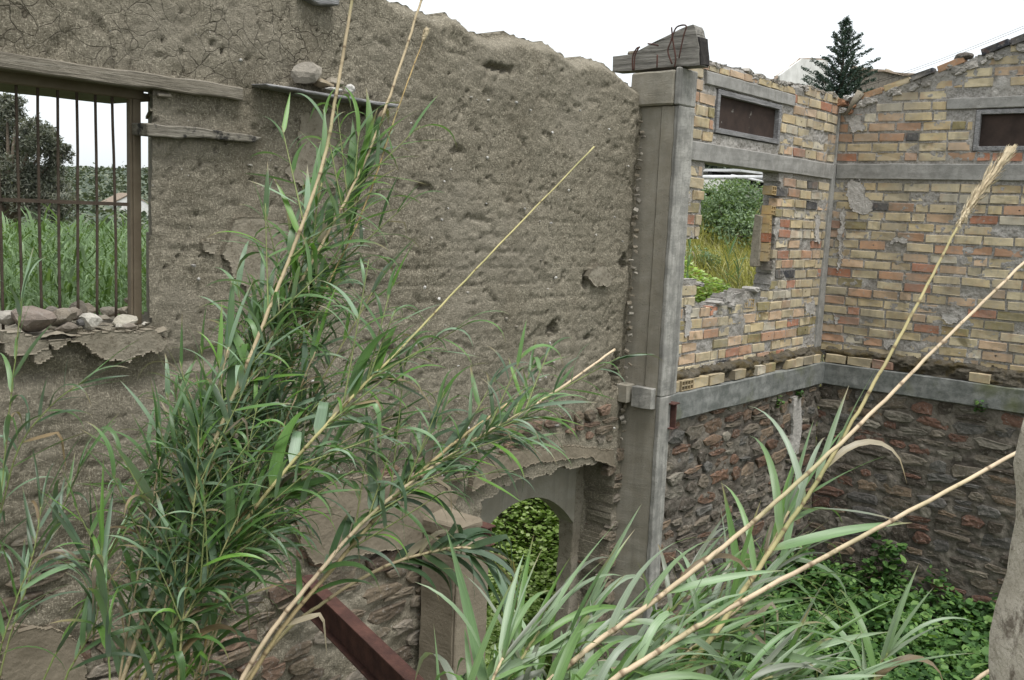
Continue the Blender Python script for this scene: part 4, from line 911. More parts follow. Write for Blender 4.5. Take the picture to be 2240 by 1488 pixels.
def strips(P, az, e0, droop, L, W, seg=3, power=1.4):
    n = len(P); pos = P.copy(); V = np.zeros((n, (seg + 1) * 2, 3)); s = np.stack([-np.sin(az), np.cos(az), np.zeros(n)], 1); prof = [.7, 1., .75, .12] if seg == 3 else list(np.interp(np.linspace(0, 1, seg + 1), [0, .15, .5, 1], [.6, 1, .8, .03]))
    for i in range(seg + 1):
        V[:, i * 2] = pos - s * (W * prof[i] / 2)[:, None]; V[:, i * 2 + 1] = pos + s * (W * prof[i] / 2)[:, None]
        e = e0 - droop * ((i + .5) / seg) ** power; pos = pos + np.stack([np.cos(az) * np.cos(e), np.sin(az) * np.cos(e), np.sin(e)], 1) * (L / seg)[:, None]
    b = np.arange(n)[:, None] * (seg + 1) * 2; q = []
    for i in range(seg): q.append(b + np.array([2 * i, 2 * i + 1, 2 * i + 3, 2 * i + 2]))
    return V.reshape(-1, 3), np.stack(q, 1).reshape(-1, 4)
def merge(parts):
    V = []; Q = []; o = 0
    for v, q_ in parts: V.append(v); Q.append(q_ + o); o += len(v)
    return np.concatenate(V), np.concatenate(Q)
G = np.random.default_rng(11)
MT['reedbed'] = m_foliage('reed_bed_leaves', ((.065, .11, .040), (.12, .19, .08), (.21, .29, .155)), .3, .8)
MT['mallow'] = m_foliage('mallow_leaves', ((.022, .06, .014), (.062, .14, .034), (.18, .30, .085)), .3, 1.4)
MT['bramble'] = m_foliage('bramble_leaves', ((.17, .27, .06), (.36, .48, .15), (.58, .66, .36)), .4, 1.6)
MT['bush'] = m_foliage('shrub_leaves', ((.075, .12, .06), (.15, .215, .115), (.25, .32, .19)), .35, 1.5)
MT['drygrass'] = m_foliage('dry_grass', ((.17, .17, .065), (.32, .30, .13), (.50, .45, .23)), .3, 1.2)
MT['conifer'] = m_foliage('conifer_needles', ((.020, .040, .030), (.042, .072, .052), (.085, .12, .085)), .1, 1.5)
MT['olive'] = m_foliage('feathery_leaves', ((.07, .08, .062), (.14, .15, .115), (.24, .235, .19)), .2, .6)  # leaf tones lightened to hold the haze in front of the tree
MT['scrub'] = m_foliage('hill_scrub', ((.055, .072, .055), (.10, .125, .088), (.17, .185, .13)), .15, .02)  # grey tint of the distance haze is mixed into these colours
MT['bark'] = m_simple('bark', (.07, .055, .04), (.15, .12, .09), 12, .95, .8, .02, 25)

# --- reeds outside the window
n = 4600; Y = G.uniform(6.0, 30, n) ** 1.0; X = Y * G.uniform(.12, .78, n); H = EYE - .030 * np.hypot(X, Y) - .45 * G.random(n) ** 1.5; parts = []
lean = G.normal(0, .12, (n, 2)); nl = 16
for k in range(nl):
    t = 1 - k / nl * .62; base = np.stack([X + lean[:, 0] * H * t * .5, Y + lean[:, 1] * H * t * .5, H * t - .05], 1)
    parts.append(strips(base, G.uniform(0, 6.28, n), G.uniform(.5, 1.35, n), G.uniform(.6, 2.6, n), G.uniform(.25, .45, n), G.uniform(.013, .027, n)))
tipb = np.stack([X + lean[:, 0] * H * .5 * .38, Y + lean[:, 1] * H * .5 * .38, H * .38], 1)
parts.append(strips(tipb, np.arctan2(lean[:, 1], lean[:, 0]), np.full(n, 1.42), np.full(n, .05), H * .62, np.full(n, .012)))
v, q = merge(parts); tag(put('reed_bed', bigmesh(v, q, False), MT['reedbed']), 'dense bed of tall green reeds outside the barred window', 'reeds', kind='stuff')

# --- plants on the floor of the ruin
def canopy(n, x0, x1, y0, y1, hf, sz, k, up, seed, ground):
    g = np.random.default_rng(seed); x = g.uniform(x0, x1, n); y = g.uniform(y0, y1, n); h = hf(x, y); z = ground(x, y) + h * (1 - g.random(n) ** 1.7 * .75)
    s = g.uniform(sz * .55, sz * 1.2, n); x = x + g.normal(0, .02, n); keep = h > .03
    return leafcloud(np.stack([x, y, z], 1)[keep], s[keep], k, up, seed)
def hf1(x, y):
    h = .12 + .75 * fbm(x * 1.25, y * 1.25, 501, 4) ** 1.3; h += .22 * sstep(.55, .7, fbm(x * 3, y * 3, 507, 3))
    return h
v, q = merge([canopy(16000, 5.2, 11.0, .9, 4.5, hf1, .046, 6, .55, 3, lambda x, y: 0 * x), canopy(9000, 5.2, 11.0, .9, 4.5, lambda x, y: hf1(x, y) * 1.2, .024, 6, .35, 4, lambda x, y: 0 * x), canopy(1500, 5.2, 11.0, .9, 4.5, lambda x, y: hf1(x, y) * 1.05, .07, 6, .6, 14, lambda x, y: 0 * x)])
tag(put('ground_cover', bigmesh(v, q, False), MT['mallow']), 'carpet of round-leaved green weeds on the floor of the ruin', 'weeds', kind='stuff')
# taller weeds against the stone wall
def weed(name, base, h, wd, n, seed, label, mt='mallow', sz=.045, group=None):
    g = np.random.default_rng(seed); root = empty(name, base, label, 'plant', group); mb = MB(); pts = []
    for k in range(7):
        a = g.uniform(0, 6.28); t = Vector((math.cos(a) * wd * g.uniform(.3, 1), math.sin(a) * wd * g.uniform(.3, 1), h * g.uniform(.6, 1))); b0 = Vector(base)
        mb.tube([b0, b0 + t * .5 + Vector((0, 0, h * .12)), b0 + t], [.006, .004, .002], 4)
        for j in range(n // 7): f = g.uniform(.25, 1.02); c = b0 + t * f + Vector((0, 0, h * .12 * math.sin(f * 3.1))); pts.append((c.x + g.normal(0, wd * .16), c.y + g.normal(0, wd * .16), c.z + g.normal(0, .03)))
    mb.build('stem', MT['bark'], root); v, q_ = leafcloud(pts, g.uniform(sz * .6, sz * 1.2, len(pts)), 6, .5, seed); put('foliage', bigmesh(v, q_, False), MT[mt], root)
for k, (px, py, lab, h) in enumerate(((1925, 1310, 'tall leafy green weed climbing the foot of the right stone wall', 1.05), (2085, 1330, 'green weed with pale new leaves at the foot of the right stone wall', .6), (2160, 1350, 'green weed beside the masonry edge at the right border', .6))):
    p = onX(px, py, XC - .35); weed('weed', (p.x, p.y, 0), max(h, .3), .28, 230, 60 + k, lab)
for px, py, lab, X_ in ((2143, 893, 'small green weed with a yellow flower under the concrete band', 1),):
    p = onX(px, py + 8, XC - .12); weed('weed', (p.x + .01, p.y, p.z), .10, .10, 70, 70, lab, 'mallow', .02)
for px, py, lab in ((1702, 880, 'trailing green weed rooted under the concrete band left of the corner'), (1745, 865, 'tiny fern-like weed under the concrete band near the corner')):
    p = onY(px, py, YW - .12); weed('weed', (p.x, p.y, p.z - .05), .09, .08, 60, int(px), lab, 'mallow', .018)

# --- bank of brambles behind the arched doorway
def hfb(x, y): return .10 + .5 * fbm(x * 1.6, y * 1.6, 601, 4)
v, q = merge([canopy(30000, 6.3, 10.8, 5.25, 8.5, hfb, .030, 5, .6, 8, terr), canopy(16000, 6.3, 10.8, 5.25, 8.5, lambda x, y: hfb(x, y) * .6, .032, 5, .5, 18, terr)])
tag(put('bramble_bank', bigmesh(v, q, False), MT['bramble']), 'bright bramble thicket seen through the arched doorway', 'brambles', kind='stuff')
# --- dry grass on the slope behind the broken window
n = 26000; x = G.uniform(9.6, 20, n); y = G.uniform(5.1, 10.5, n); P = np.stack([x, y, terr(x, y) - .02], 1); hh = .16 + .38 * fbm(x * 1.3, y * 1.3, 611, 3)
v, q = strips(P, G.normal(2.6, .9, n), G.uniform(.8, 1.4, n), G.uniform(.4, 1.7, n), hh * G.uniform(.8, 1.5, n), np.full(n, .011))
tag(put('dry_grass', bigmesh(v, q, False), MT['drygrass']), 'yellowing dry grass on the slope behind the broken window', 'grass', kind='stuff')

# --- shrubs and trees
def shrub(name, base, rx, ry, rz, n, seed, label, mt, sz, cat='shrub', group=None, lobes=9, aspect=.5, spread=.75):
    g = np.random.default_rng(seed); root = empty(name, base, label, cat, group); b0 = np.array(base); pts = []; mb = MB()
    for k in range(lobes):
        d = g.normal(size=3); d /= np.linalg.norm(d); d[2] = abs(d[2]) * .8 + .1; c = b0 + d * np.array([rx, ry, rz]) * g.uniform(.35, spread) + np.array([0, 0, rz * .15]); r_ = g.uniform(.35, .55)
        m_ = n // lobes; w_ = g.normal(size=(m_, 3)); w_ /= np.linalg.norm(w_, axis=1)[:, None]; pts.append(c + w_ * np.array([rx, ry, rz * .8]) * (r_ * g.uniform(.35, 1.0, m_) ** .5)[:, None])
        mb.tube([Vector(b0 + g.normal(0, .04, 3) * [1, 1, 0]), Vector((b0 + c) / 2 + g.normal(0, .08, 3)), Vector(c)], [.03 * rz, .02 * rz, .006 * rz], 5)
    P = np.concatenate(pts); P = P[P[:, 2] > b0[2] - .1]
    v, q_ = leafcloud(P, g.uniform(sz * .6, sz * 1.3, len(P)), 4, .2, seed, aspect); put('crown', bigmesh(v, q_, False), MT[mt], root); mb.build('stems', MT['bark'], root); return root
def gbase(px, py, Y): p = onY(px, py, Y); return (p.x, p.y, float(terr(p.x, p.y)) - .05), p
b0, p = gbase(1612, 470, 8.3); shrub('shrub', b0, 1.25, 1.0, p.z + .62 - b0[2], 12000, 21, 'tall grey-green shrub seen through the broken window', 'bush', .036)
b0, p = gbase(1555, 470, 9.4); shrub('shrub', b0, .9, 1.0, p.z + .45 - b0[2], 6000, 22, 'shrub left of the tall shrub behind the broken window', 'bush', .036)
b0, p = gbase(1520, 560, 7.2); shrub('shrub', b0, .45, .5, max(.4, p.z + .1 - b0[2]), 2200, 23, 'low twiggy shrub at the left side of the broken window', 'bush', .028)
for k, (px, Y, h, wd) in enumerate(((1560, 15, 2.3, 1.6), (1625, 16, 2.6, 1.8), (1690, 15, 2.1, 1.5))):
    b0, p = gbase(px, 390, Y); shrub('shrub', b0, wd, 1.2, h + max(0, p.z - b0[2] - 1.6), 3500, 30 + k, ('leftmost', 'middle', 'rightmost')[k] + ' of three dark green shrubs behind the sheet-roofed shed', 'scrub', .10, group='shrubs behind the shed')
# conifer above the brick walls
cb = onY(1838, 200, 13.); czt = onY(1838, 30, 13.).z; cb = Vector((cb.x, cb.y, float(terr(cb.x, cb.y)) - .1))
root = empty('conifer_tree', cb, 'dark pointed conifer rising behind the brick walls', 'tree'); Ht = czt - cb.z; mb = MB(); mb.tube([cb, cb + Vector((.03, 0, Ht * .5)), cb + Vector((0, 0, Ht))], [.14, .08, .008], 8); mb.build('trunk', MT['bark'], root)
pts = []; sc = 13. / 4.64; WB = (onY(1895, 150, 13.).x - onY(1785, 150, 13.).x) / 2 * .60
br = MB(); g = np.random.default_rng(5)
zlow = onY(1838, 215, 13.).z - 1.0
k = 0; z = zlow
while z < czt - .08:
    t = (czt - z) / (czt - zlow); L = WB * (.07 + .95 * min(1, t * 1.7) ** 1.25) * g.uniform(.5, 1.2); a = k * 2.4 + g.uniform(-.3, .3); up_ = .55 - .3 * t
    if t < .5 and g.random() < .35: z += .03; k += 1; continue
    d = Vector((math.cos(a), math.sin(a), up_)); s0 = Vector((cb.x, cb.y, z)); e = s0 + d * L + Vector((0, 0, .10 * L)); br.tube([s0, s0 + d * L * .5 - Vector((0, 0, .04 * L)), e], [.014, .009, .003], 4)
    for j in range(int(50 + 210 * L)):
        f = g.uniform(.08, 1.0); c = s0.lerp(e, f); w_ = .12 * (1.1 - .5 * f); pts.append((c.x + g.normal(0, w_ * .36), c.y + g.normal(0, w_ * .36), c.z + g.normal(.02, w_ * .36)))
    z += .034 - .014 * t; k += 1
v, q = leafcloud(pts, g.uniform(.02, .06, len(pts)), 4, .2, 5, .4); put('crown', bigmesh(v, q, False), MT['conifer'], root); br.build('branches', MT['bark'], root)

# feathery tree outside the barred window
def bigtree(px0, D, label, blobs, seed, n, sz, mt):
    g = np.random.default_rng(seed); b0 = dep(px0, 470, D); b0.z = 0; root = empty('feathery_tree', b0, label, 'tree'); mb = MB(); P = []
    tr_ = b0 + Vector((0, 0, 3.2)); mb.tube([b0, b0 + Vector((.2, 0, 1.8)), tr_], [.35, .28, .2], 8)
    for (px, py, rx, rz, dd) in blobs:
        c = dep(px, py, D + dd); s = D / 2130.; mb.tube([tr_, tr_.lerp(c, .5) + Vector((0, 0, .4)), c], [.13, .07, .02], 5)
        m_ = int(n * rx * rz / 3000.); 
        for j in range(max(14, m_ // 120)):                      # twig tufts inside every limb's cloud
            w_ = g.normal(size=3); w_ /= np.linalg.norm(w_); cc_ = np.array(c) + w_ * np.array([rx * s, rx * s, rz * s]) * g.uniform(.25, 1.0); k_ = max(20, m_ // max(14, m_ // 120))
            P.append(cc_ + g.normal(size=(k_, 3)) * np.array([.30, .30, .34]) * (rx * s * .62)); mb.tube([c, Vector(cc_)], [.02, .006], 3, False)
    P = np.concatenate(P); v, q_ = leafcloud(P, g.uniform(sz * .5, sz * 1.2, len(P)), 4, .15, seed, .26); put('crown', bigmesh(v, q_, False), MT[mt], root); mb.build('trunk', MT['bark'], root, True)
bigtree(20, 36, 'large feathery grey-green tree beyond the reed bed, left of the hill', [(-70, 300, 60, 70, 0), (-10, 255, 40, 45, 1), (35, 240, 34, 34, 0), (75, 300, 40, 45, -1), (20, 330, 60, 60, 1), (110, 305, 26, 30, 0), (125, 350, 26, 34, 0), (60, 400, 70, 60, 0), (-40, 400, 80, 70, 0), (110, 420, 50, 45, 1), (145, 330, 14, 18, 0), (15, 218, 16, 14, 0), (120, 450, 50, 40, 0)], 17, 4200, .11, 'olive')

# ------------------------------------------------------------------ far things
hp = []; g = np.random.default_rng(9); hx = g.uniform(28, 330, 7000); hy = hx * g.uniform(1.3, 2.7, 7000); kk = (hy > 70) & (hy < 420); hx, hy = hx[kk], hy[kk]
for a, b2 in zip(hx, hy):
    r_ = g.uniform(.5, 2.2) * (.5 + .5 * min(1, b2 / 200)); w_ = g.normal(size=(16, 3)) * np.array([r_, r_, r_ * .6]) * .6; hp.append(np.stack([a + w_[:, 0], b2 + w_[:, 1], terr(a, b2) + np.abs(w_[:, 2]) + .1], 1))
hp = np.concatenate(hp); v, q = leafcloud(hp, g.uniform(.2, .6, len(hp)), 5, .3, 9); tag(put('hill_scrub', bigmesh(v, q, False), MT['scrub']), 'scattered dark scrub on the far hillside', 'scrub', kind='stuff')
MT['zinc'] = m_simple('roof_sheet', (.42, .42, .42), (.6, .6, .6), 3, .6, .2, .01, 20); MT['block'] = m_simple('block_wall', (.28, .26, .24), (.42, .40, .37), 4, .9, .5, .01, 25); MT['tile'] = m_simple('old_roof_tiles', (.15, .11, .085), (.31, .25, .19), 6, .95, .9, .03, 16)
# white shed beyond the reeds
D = 150; P4 = [dep(*p, D) for p in ((227, 456), (287, 426), (347, 456))]; zb = -.2
sh = empty('white_shed', (P4[0].x, P4[0].y, 0), 'white gabled shed in the distance right of the feathery tree', 'shed'); dv = Vector((.35, .94, 0)).normalized() * 14
def quadslab(pts, thick, name, mt, parent):
    n_ = (pts[1] - pts[0]).cross(pts[2] - pts[0]).normalized(); mb = MB(); k = len(pts)
    mb.v = [tuple(p) for p in pts] + [tuple(p - n_ * thick) for p in pts]; mb.f = [tuple(range(k)), tuple(reversed(range(k, 2 * k)))] + [(i, k + i, k + (i + 1) % k, (i + 1) % k) for i in range(k)]; return mb.build(name, mt, parent)
gl, gp, gr = P4; quadslab([Vector((gl.x, gl.y, zb)), Vector((gr.x, gr.y, zb)), gr, gp, gl], -.3, 'gable_wall', MT['white'], sh); quadslab([gl, Vector((gl.x, gl.y, zb)), Vector((gl.x, gl.y, zb)) + dv, gl + dv], .3, 'wall', MT['white'], sh)
ov = (gl - gp) * .08; quadslab([gp + Vector((0, 0, .12)) - dv * .03, gl + ov + Vector((0, 0, .12)) - dv * .03, gl + ov + dv + Vector((0, 0, .12)), gp + dv + Vector((0, 0, .12))], .15, 'roof', MT['tile'], sh); quadslab([gp + Vector((0, 0, .12)) - dv * .03, gr + Vector((0, 0, .12)) - dv * .03, gr + dv + Vector((0, 0, .12)), gp + dv + Vector((0, 0, .12))], .15, 'roof', MT['tile'], sh)
dq = [dep(*p, D - .6) for p in ((258, 466), (279, 466), (279, 487), (258, 487))]; quadslab(dq, .2, 'opening_shade', MT['dark'], sh)  # black sheet painted as the shade inside the shed doorway
# sheet-roofed shed behind the broken window
YS = 11.5; sd_ = empty('sheet_roof_shed', onY(1600, 420, YS), 'low shed with pale sheet roof and pipes seen through the broken window', 'shed')
def yq(pts, Y=YS): return [onY(*p, Y) for p in pts]
mb = MB()
a, b2 = onY(1525, 392, YS), onY(1690, 389, YS)
mb.tube([onY(1520, 388, YS - .3), onY(1692, 388, YS - .3)], .05, 8); mb.build('pipe', MT['zinc'], sd_, True)
mb = MB(); mb.tube([onY(1600, 384, YS - .2), onY(1692, 402, YS - .5)], .03, 6); mb.build('pipe', MT['zinc'], sd_, True)
lo, hi = onY(1530, 412, YS), onY(1630, 396, YS); mb = MB(); mb.box(lo.x - 2, hi.x, YS, YS + 2.5, lo.z - .02, hi.z - .02); mb.build('roof_sheet', MT['white'], sd_)
lo, hi = onY(1632, 409, YS), onY(1690, 396, YS); mb = MB(); mb.box(hi.x - 2.3, hi.x + 1.2, YS + .5, YS + .6, lo.z - .3, hi.z + .1); mb.build('opening_shade', MT['dark'], sd_); mb = MB(); mb.box(hi.x - 2.35, hi.x + 1.3, YS - .3, YS + 1.6, hi.z + .101, hi.z + .16); mb.build('roof_sheet', MT['zinc'], sd_)  # dark box stands in for the shade under the sheet roof
top_ = onY(1640, 409, YS).z; bx0 = onY(1634, 420, YS).x
for i in range(7):
    for k in range(10):
        mb = MB(); x0 = bx0 - .3 + k * .42 + (i % 2) * .2; mb.box(x0, x0 + .405, YS - .02, YS + .18, top_ - .2 * (i + 1) + .01, top_ - .2 * i); mb.build('block', MT['block'], sd_, bevel=.008)
# ruined white house on the rise
YH = 19.; ho = empty('ruined_house', onY(1745, 190, YH), 'whitewashed ruined house with a gable roof behind the brick wall', 'house')
H4 = yq(((1693, 166), (1742, 130), (1800, 133), (1802, 235), (1693, 235)), YH); quadslab([H4[4], H4[3], H4[2], H4[1], H4[0]], -.25, 'wall', MT['white'], ho)
back = Vector((6.5, 3.1, 0)); quadslab([H4[4], H4[0], H4[0] + back, H4[4] + back], .25, 'wall', MT['white'], ho)
up_ = Vector((0, -.12, .05)); 
o = quadslab([H4[0] + up_ - Vector((.35, 0, .22)), H4[1] + up_, H4[1] + up_ + back, H4[0] + up_ + back - Vector((.35, 0, .22))], .09, 'roof', MT['tile'], ho); rough(o.data, .08, 2, 5, 5)
o = quadslab([H4[1] + up_, H4[2] + up_, H4[2] + up_ + back, H4[1] + up_ + back], .09, 'roof', MT['tile'], ho); rough(o.data, .08, 2, 6, 5)
for pp in (((1768, 166), (1782, 166), (1781, 200), (1767, 200)), ((1733, 180), (1748, 177), (1748, 200), (1733, 200))):
    quadslab(yq(pp, YH - .03), -.06, 'window', MT['dark'], ho)  # black sheets stand in for the shade inside the window holes
# stone house with tiled roof behind the conifer
YT = 23.; th_ = empty('stone_house', onY(1930, 180, YT), 'low stone house with a sagging tiled roof right of the conifer', 'house')
T4 = yq(((1868, 152), (2012, 166), (2012, 240), (1868, 240)), YT); o = quadslab([T4[3], T4[2], T4[1], T4[0]], -.3, 'wall', MT['stonemortar'], th_)
R4 = yq(((1862, 143), (2016, 164)), YT - .4); bk = Vector((6, 2.6, .25)); o = quadslab([R4[0], R4[1], R4[1] + bk, R4[0] + bk], .14, 'roof', MT['tile'], th_); rough(o.data, .12, 1.5, 7, 6)
p = onY(1955, 160, YT + 4); rock('rubble_mound', (p.x, p.y, p.z - 2.2), (3.2, 2, 2.5), MT['stone'], (.34, .29, .22), 91, 'pale mound showing over the sagging tiled roof', 'mound', None, None, 3)
for k, (y0, y1) in enumerate(((52, 168), (57, 172))):
    a, b2 = dep(2300, y0 - 20, 40), dep(1700, y1 + 65, 55); mb = MB(); mb.tube([a.lerp(b2, t / 12) - Vector((0, 0, .8 * math.sin(t / 12 * math.pi))) * .5 for t in range(13)], .009, 4); o = mb.build('overhead_wire', MT['dark']); tag(o, ('upper' if k == 0 else 'lower') + ' of two thin overhead wires against the sky', 'wire', 'overhead wires')
# ------------------------------------------------------------------ giant reeds in the ruin
def leaf_mesh(e0, kind, seed):
    r = random.Random(seed); n = 9; pos = Vector((0, 0, 0)); v = []; f = []; roll = r.uniform(-.35, .35); tw = r.uniform(-.9, .9); az = 0; side = r.uniform(-.35, .35)
    for i in range(n + 1):
        s = i / n
        if kind == 0: e = e0 - R(18) * s ** 1.4
        elif kind == 1: e = e0 - R(75) * s ** 1.5
        elif kind == 2: e = e0 - (e0 + R(70)) * min(1, (s * 1.25)) ** 1.3
        else: e = e0 - R(10) * s if s < .38 else e0 - (e0 + R(84)) * min(1, (s - .38) / .14 + .3)
        d = Vector((math.cos(e) * math.cos(az), math.cos(e) * math.sin(az), math.sin(e))); az += side / n
        nrm = Vector((-math.sin(e), 0, math.cos(e))); lat = d.cross(nrm).normalized(); a = roll + tw * s; la = lat * math.cos(a) + nrm * math.sin(a); na = la.cross(d)
        wdt = .042 * min(1, .45 + s * 5) * max(.0, 1 - s ** 2.0 * .55 - max(0, s - .5) * .88) if s < 1 else .0006
        v += [tuple(pos - la * wdt), tuple(pos - na * wdt * .22), tuple(pos + la * wdt)]
        pos = pos + d / n
    for i in range(n):
        b = i * 3; f += [(b, b + 1, b + 4, b + 3), (b + 1, b + 2, b + 5, b + 4)]
    me = mesh(v, f, True); me.materials.append(MT['leaf']); at_ = me.attributes.new('along', 'FLOAT', 'POINT'); at_.data.foreach_set('value', [i // 3 / n for i in range(len(v))]); return me
ELV = [R(x) for x in (-60, -40, -20, 0, 15, 30, 45, 60, 75, 88)]
LEAF = {(i, k): [leaf_mesh(e, k, i * 50 + k * 7 + j * 3) for j in range(2)] for i, e in enumerate(ELV) for k in range(4)}
LC_A = [(.085, .17, .045), (.11, .195, .07), (.145, .23, .12), (.18, .265, .165), (.12, .21, .085), (.06, .12, .035), (.115, .23, .04), (.205, .29, .19), (.095, .18, .05)]  # paler, bluer entries carry the sky sheen in the leaf colour
LC_B = [(.13, .22, .09), (.17, .26, .13), (.105, .195, .05), (.15, .24, .095), (.22, .30, .18), (.085, .17, .03), (.19, .27, .15), (.18, .20, .15), (.26, .32, .23)]
LC_D = [(.055, .10, .045), (.07, .125, .065), (.095, .15, .09), (.048, .085, .035), (.12, .17, .115)]
DEAD = [(.27, .21, .125), (.20, .145, .08), (.33, .28, .20), (.16, .13, .09)]
def spline(P, m):
    Q = []
    for i in range(len(P) - 1):
        p0, p1, p2, p3 = P[max(i - 1, 0)], P[i], P[i + 1], P[min(i + 2, len(P) - 1)]
        for k in range(m): t = k / m; Q.append(.5 * ((2 * p1) + (p2 - p0) * t + (2 * p0 - 5 * p1 + 4 * p2 - p3) * t * t + (3 * p1 - p0 - 3 * p2 + p3) * t ** 3))
    return Q + [P[-1]]
CAMP = Vector((0, 0, EYE))
def put_leaf(parent, p, t, sgn, plane, L, cols, r, spread=(18, 50), kinds=(0, 1, 1, 2, 3), dead=.06, wf=1.0):
    a = R(r.uniform(*spread)); sd = (plane * sgn + Vector((r.uniform(-.5, .5), r.uniform(-.5, .5), r.uniform(-.3, .3)))); sd = (sd - t * sd.dot(t)).normalized()
    d = t * math.cos(a) + sd * math.sin(a); e = math.asin(max(-1, min(1, d.z))); i = min(range(len(ELV)), key=lambda k: abs(ELV[k] - e))
    isd = r.random() < dead; k = r.choice((2, 3)) if isd else r.choice(kinds)
    o = put('leaf', r.choice(LEAF[(i, k)]), None, parent, None, shade(r.choice(DEAD if isd else cols), .8, 1.2))
    o.location = p; o.rotation_euler = (0, 0, math.atan2(d.y, d.x)); o.scale = (L, L * wf * r.uniform(.6, 1.15), L); return o
def reed(label, pts, r0, r1, lo, hi, n, Ls, cols=LC_A, cane=(.42, .34, .19), kinds=(0, 1, 1, 2, 3), shoots=0, shootL=.45, group=None, dead=.06, seed=0, spread=(16, 48), name='giant_reed', ground=True, plume=0, plume_s=1.0, wf=1.0, tipleaf=False, shoot_zone=(.15, .7)):
    wf *= 1.6 if pts and isinstance(pts[0], tuple) and pts[0][2] > 3 else 1.0
    r = random.Random(seed + len(label)); P = [dep(*p) if isinstance(p, tuple) else p for p in pts]
    if ground:
        zz = P[0].z; d = P[0] - P[1]; kx = Vector((d.x, d.y, 0)) / max(.05, -d.z); kx = kx * min(1, 2.4 / max(kx.length, 1e-6)); ex = []
        for fr_, off_ in ((0, .38), (.25, .315), (.5, .235), (.8, .115)): e_ = P[0] + kx * zz * off_ * 1.0; e_.z = zz * fr_; ex.append(e_)
        body = ex + P; nb = 4
    else: body = P; nb = 0
    Q = spline(body, 10); st = nb * 10; root = empty(name, body[0], label, 'reed', group); N = len(Q)
    vis = Q[st:]; M = len(vis); rad = []
    for i in range(N):
        s = i / (N - 1); w_ = r0 + (r1 - r0) * s; rad.append(w_ * (1.16 if i % 5 == 0 else 1.0))
    Q2, rad2, jt = [], [], []
    for i in range(N):
        if i % 5 == 0 and 0 < i < N - 1:
            t_ = (Q[i + 1] - Q[i - 1]).normalized(); w_ = rad[i] / 1.16
            for dd, rr, jj in ((-.007, 1, 0), (-.0025, 1.22, 1), (.0015, 1.12, .9), (.009, 1, 0)): Q2.append(Q[i] + t_ * dd); rad2.append(w_ * rr); jt.append(jj)
        else: Q2.append(Q[i] + Vector((r.uniform(-1, 1), r.uniform(-1, 1), r.uniform(-1, 1))) * .0016); rad2.append(rad[i]); jt.append(0)
    mb = MB(); mb.tube(Q2, rad2, 7); me_ = mesh(mb.v, mb.f, True); a_ = me_.attributes.new('joint', 'FLOAT', 'POINT'); a_.data.foreach_set('value', [x for x in jt for _ in range(7)]); put('cane', me_, MT['cane'], root, None, cane)
    tdir = (vis[-1] - vis[0]).normalized(); vw = (vis[M // 2] - CAMP).normalized(); plane = tdir.cross(vw).normalized() if r.random() < .8 else vw
    plane = (plane + vw * r.uniform(-.5, .5)).normalized()
    def at(s): x = max(0, min(.9999, s)) * (M - 1); i = int(x); return vis[i].lerp(vis[i + 1], x - i), (vis[min(i + 2, M - 1)] - vis[max(i - 1, 0)]).normalized()
    for k in range(n):
        s = lo + (hi - lo) * (k + r.uniform(-.3, .3)) / max(1, n); p, t = at(s); f = k / max(1, n - 1)
        put_leaf(root, p, t, 1 if k % 2 else -1, plane, r.uniform(*Ls) * (1.0 if f < .8 else .85), cols, r, spread if f < .85 else (6, 24), kinds if f < .8 else (0, 0, 1), dead, wf)
    if tipleaf:
        p, t = at(hi)
        for k in range(3): put_leaf(root, p, t, (-1) ** k, plane, Ls[1] * r.uniform(.7, .95), cols, r, (2, 14), (0, 0, 1), 0, wf * .62)
    for k in range(shoots):
        s = r.uniform(*shoot_zone); p, t = at(s); sd = (plane * (1 if k % 2 else -1) + Vector((r.uniform(-.6, .6), r.uniform(-.6, .6), r.uniform(0, .8)))); sd = (sd - t * sd.dot(t)).normalized(); d = (t * .85 + sd * r.uniform(.3, .7)).normalized(); L = shootL * r.uniform(.6, 1.3)
        S = spline([p, p + d * L * .5 + Vector((0, 0, .02)), p + d * L + Vector((0, 0, .10 * L))], 5); mb = MB(); mb.tube(S, [.0042 - .0028 * i / (len(S) - 1) for i in range(len(S))], 5)
        so_ = put('side_shoot', mesh(mb.v, mb.f, True), MT['cane'], root, None, (.20, .24, .09)); pn = d.cross(vw).normalized()
        for j in range(9):
            i = min(len(S) - 2, int((.15 + .85 * j / 8) * (len(S) - 1))); tt = (S[i + 1] - S[i]).normalized()
            o = put_leaf(so_, S[i], tt, 1 if j % 2 else -1, pn, r.uniform(.14, .27), cols, r, (20, 60) if j < 7 else (5, 20), (0, 1, 1, 2), dead * .5, 1.1); o.matrix_parent_inverse = Matrix.Identity(4)
    if plume:
        g = np.random.default_rng(seed); m_ = 420; s = g.uniform(1 - plume, 1.0, m_); V = []; F = []
        for i in range(m_):
            p, t = at(s[i]); o1 = Vector(g.normal(0, 1, 3)); o1 = (o1 - t * o1.dot(t)).normalized(); f = (s[i] - (1 - plume)) / plume; L = (.035 + .10 * math.sin(min(1, f * 1.1) * 2.9) * .6) * plume_s * g.uniform(.6, 1.3); d = (t + o1 * g.uniform(.10, .5)).normalized(); w_ = t.cross(o1) * .0016
            b_ = len(V); V += [tuple(p + w_), tuple(p - w_), tuple(p + d * L * .6 - w_ * 1.5 + o1 * .004), tuple(p + d * L * .6 + w_ * 1.5 + o1 * .004), tuple(p + d * L)]; F += [(b_, b_ + 1, b_ + 2, b_ + 3), (b_ + 3, b_ + 2, b_ + 4)]
        put('plume', mesh(V, F), MT['plume'], root)
    return root
TAN = (.45, .36, .225); OLV = (.30, .28, .12); PAL = (.56, .44, .30)
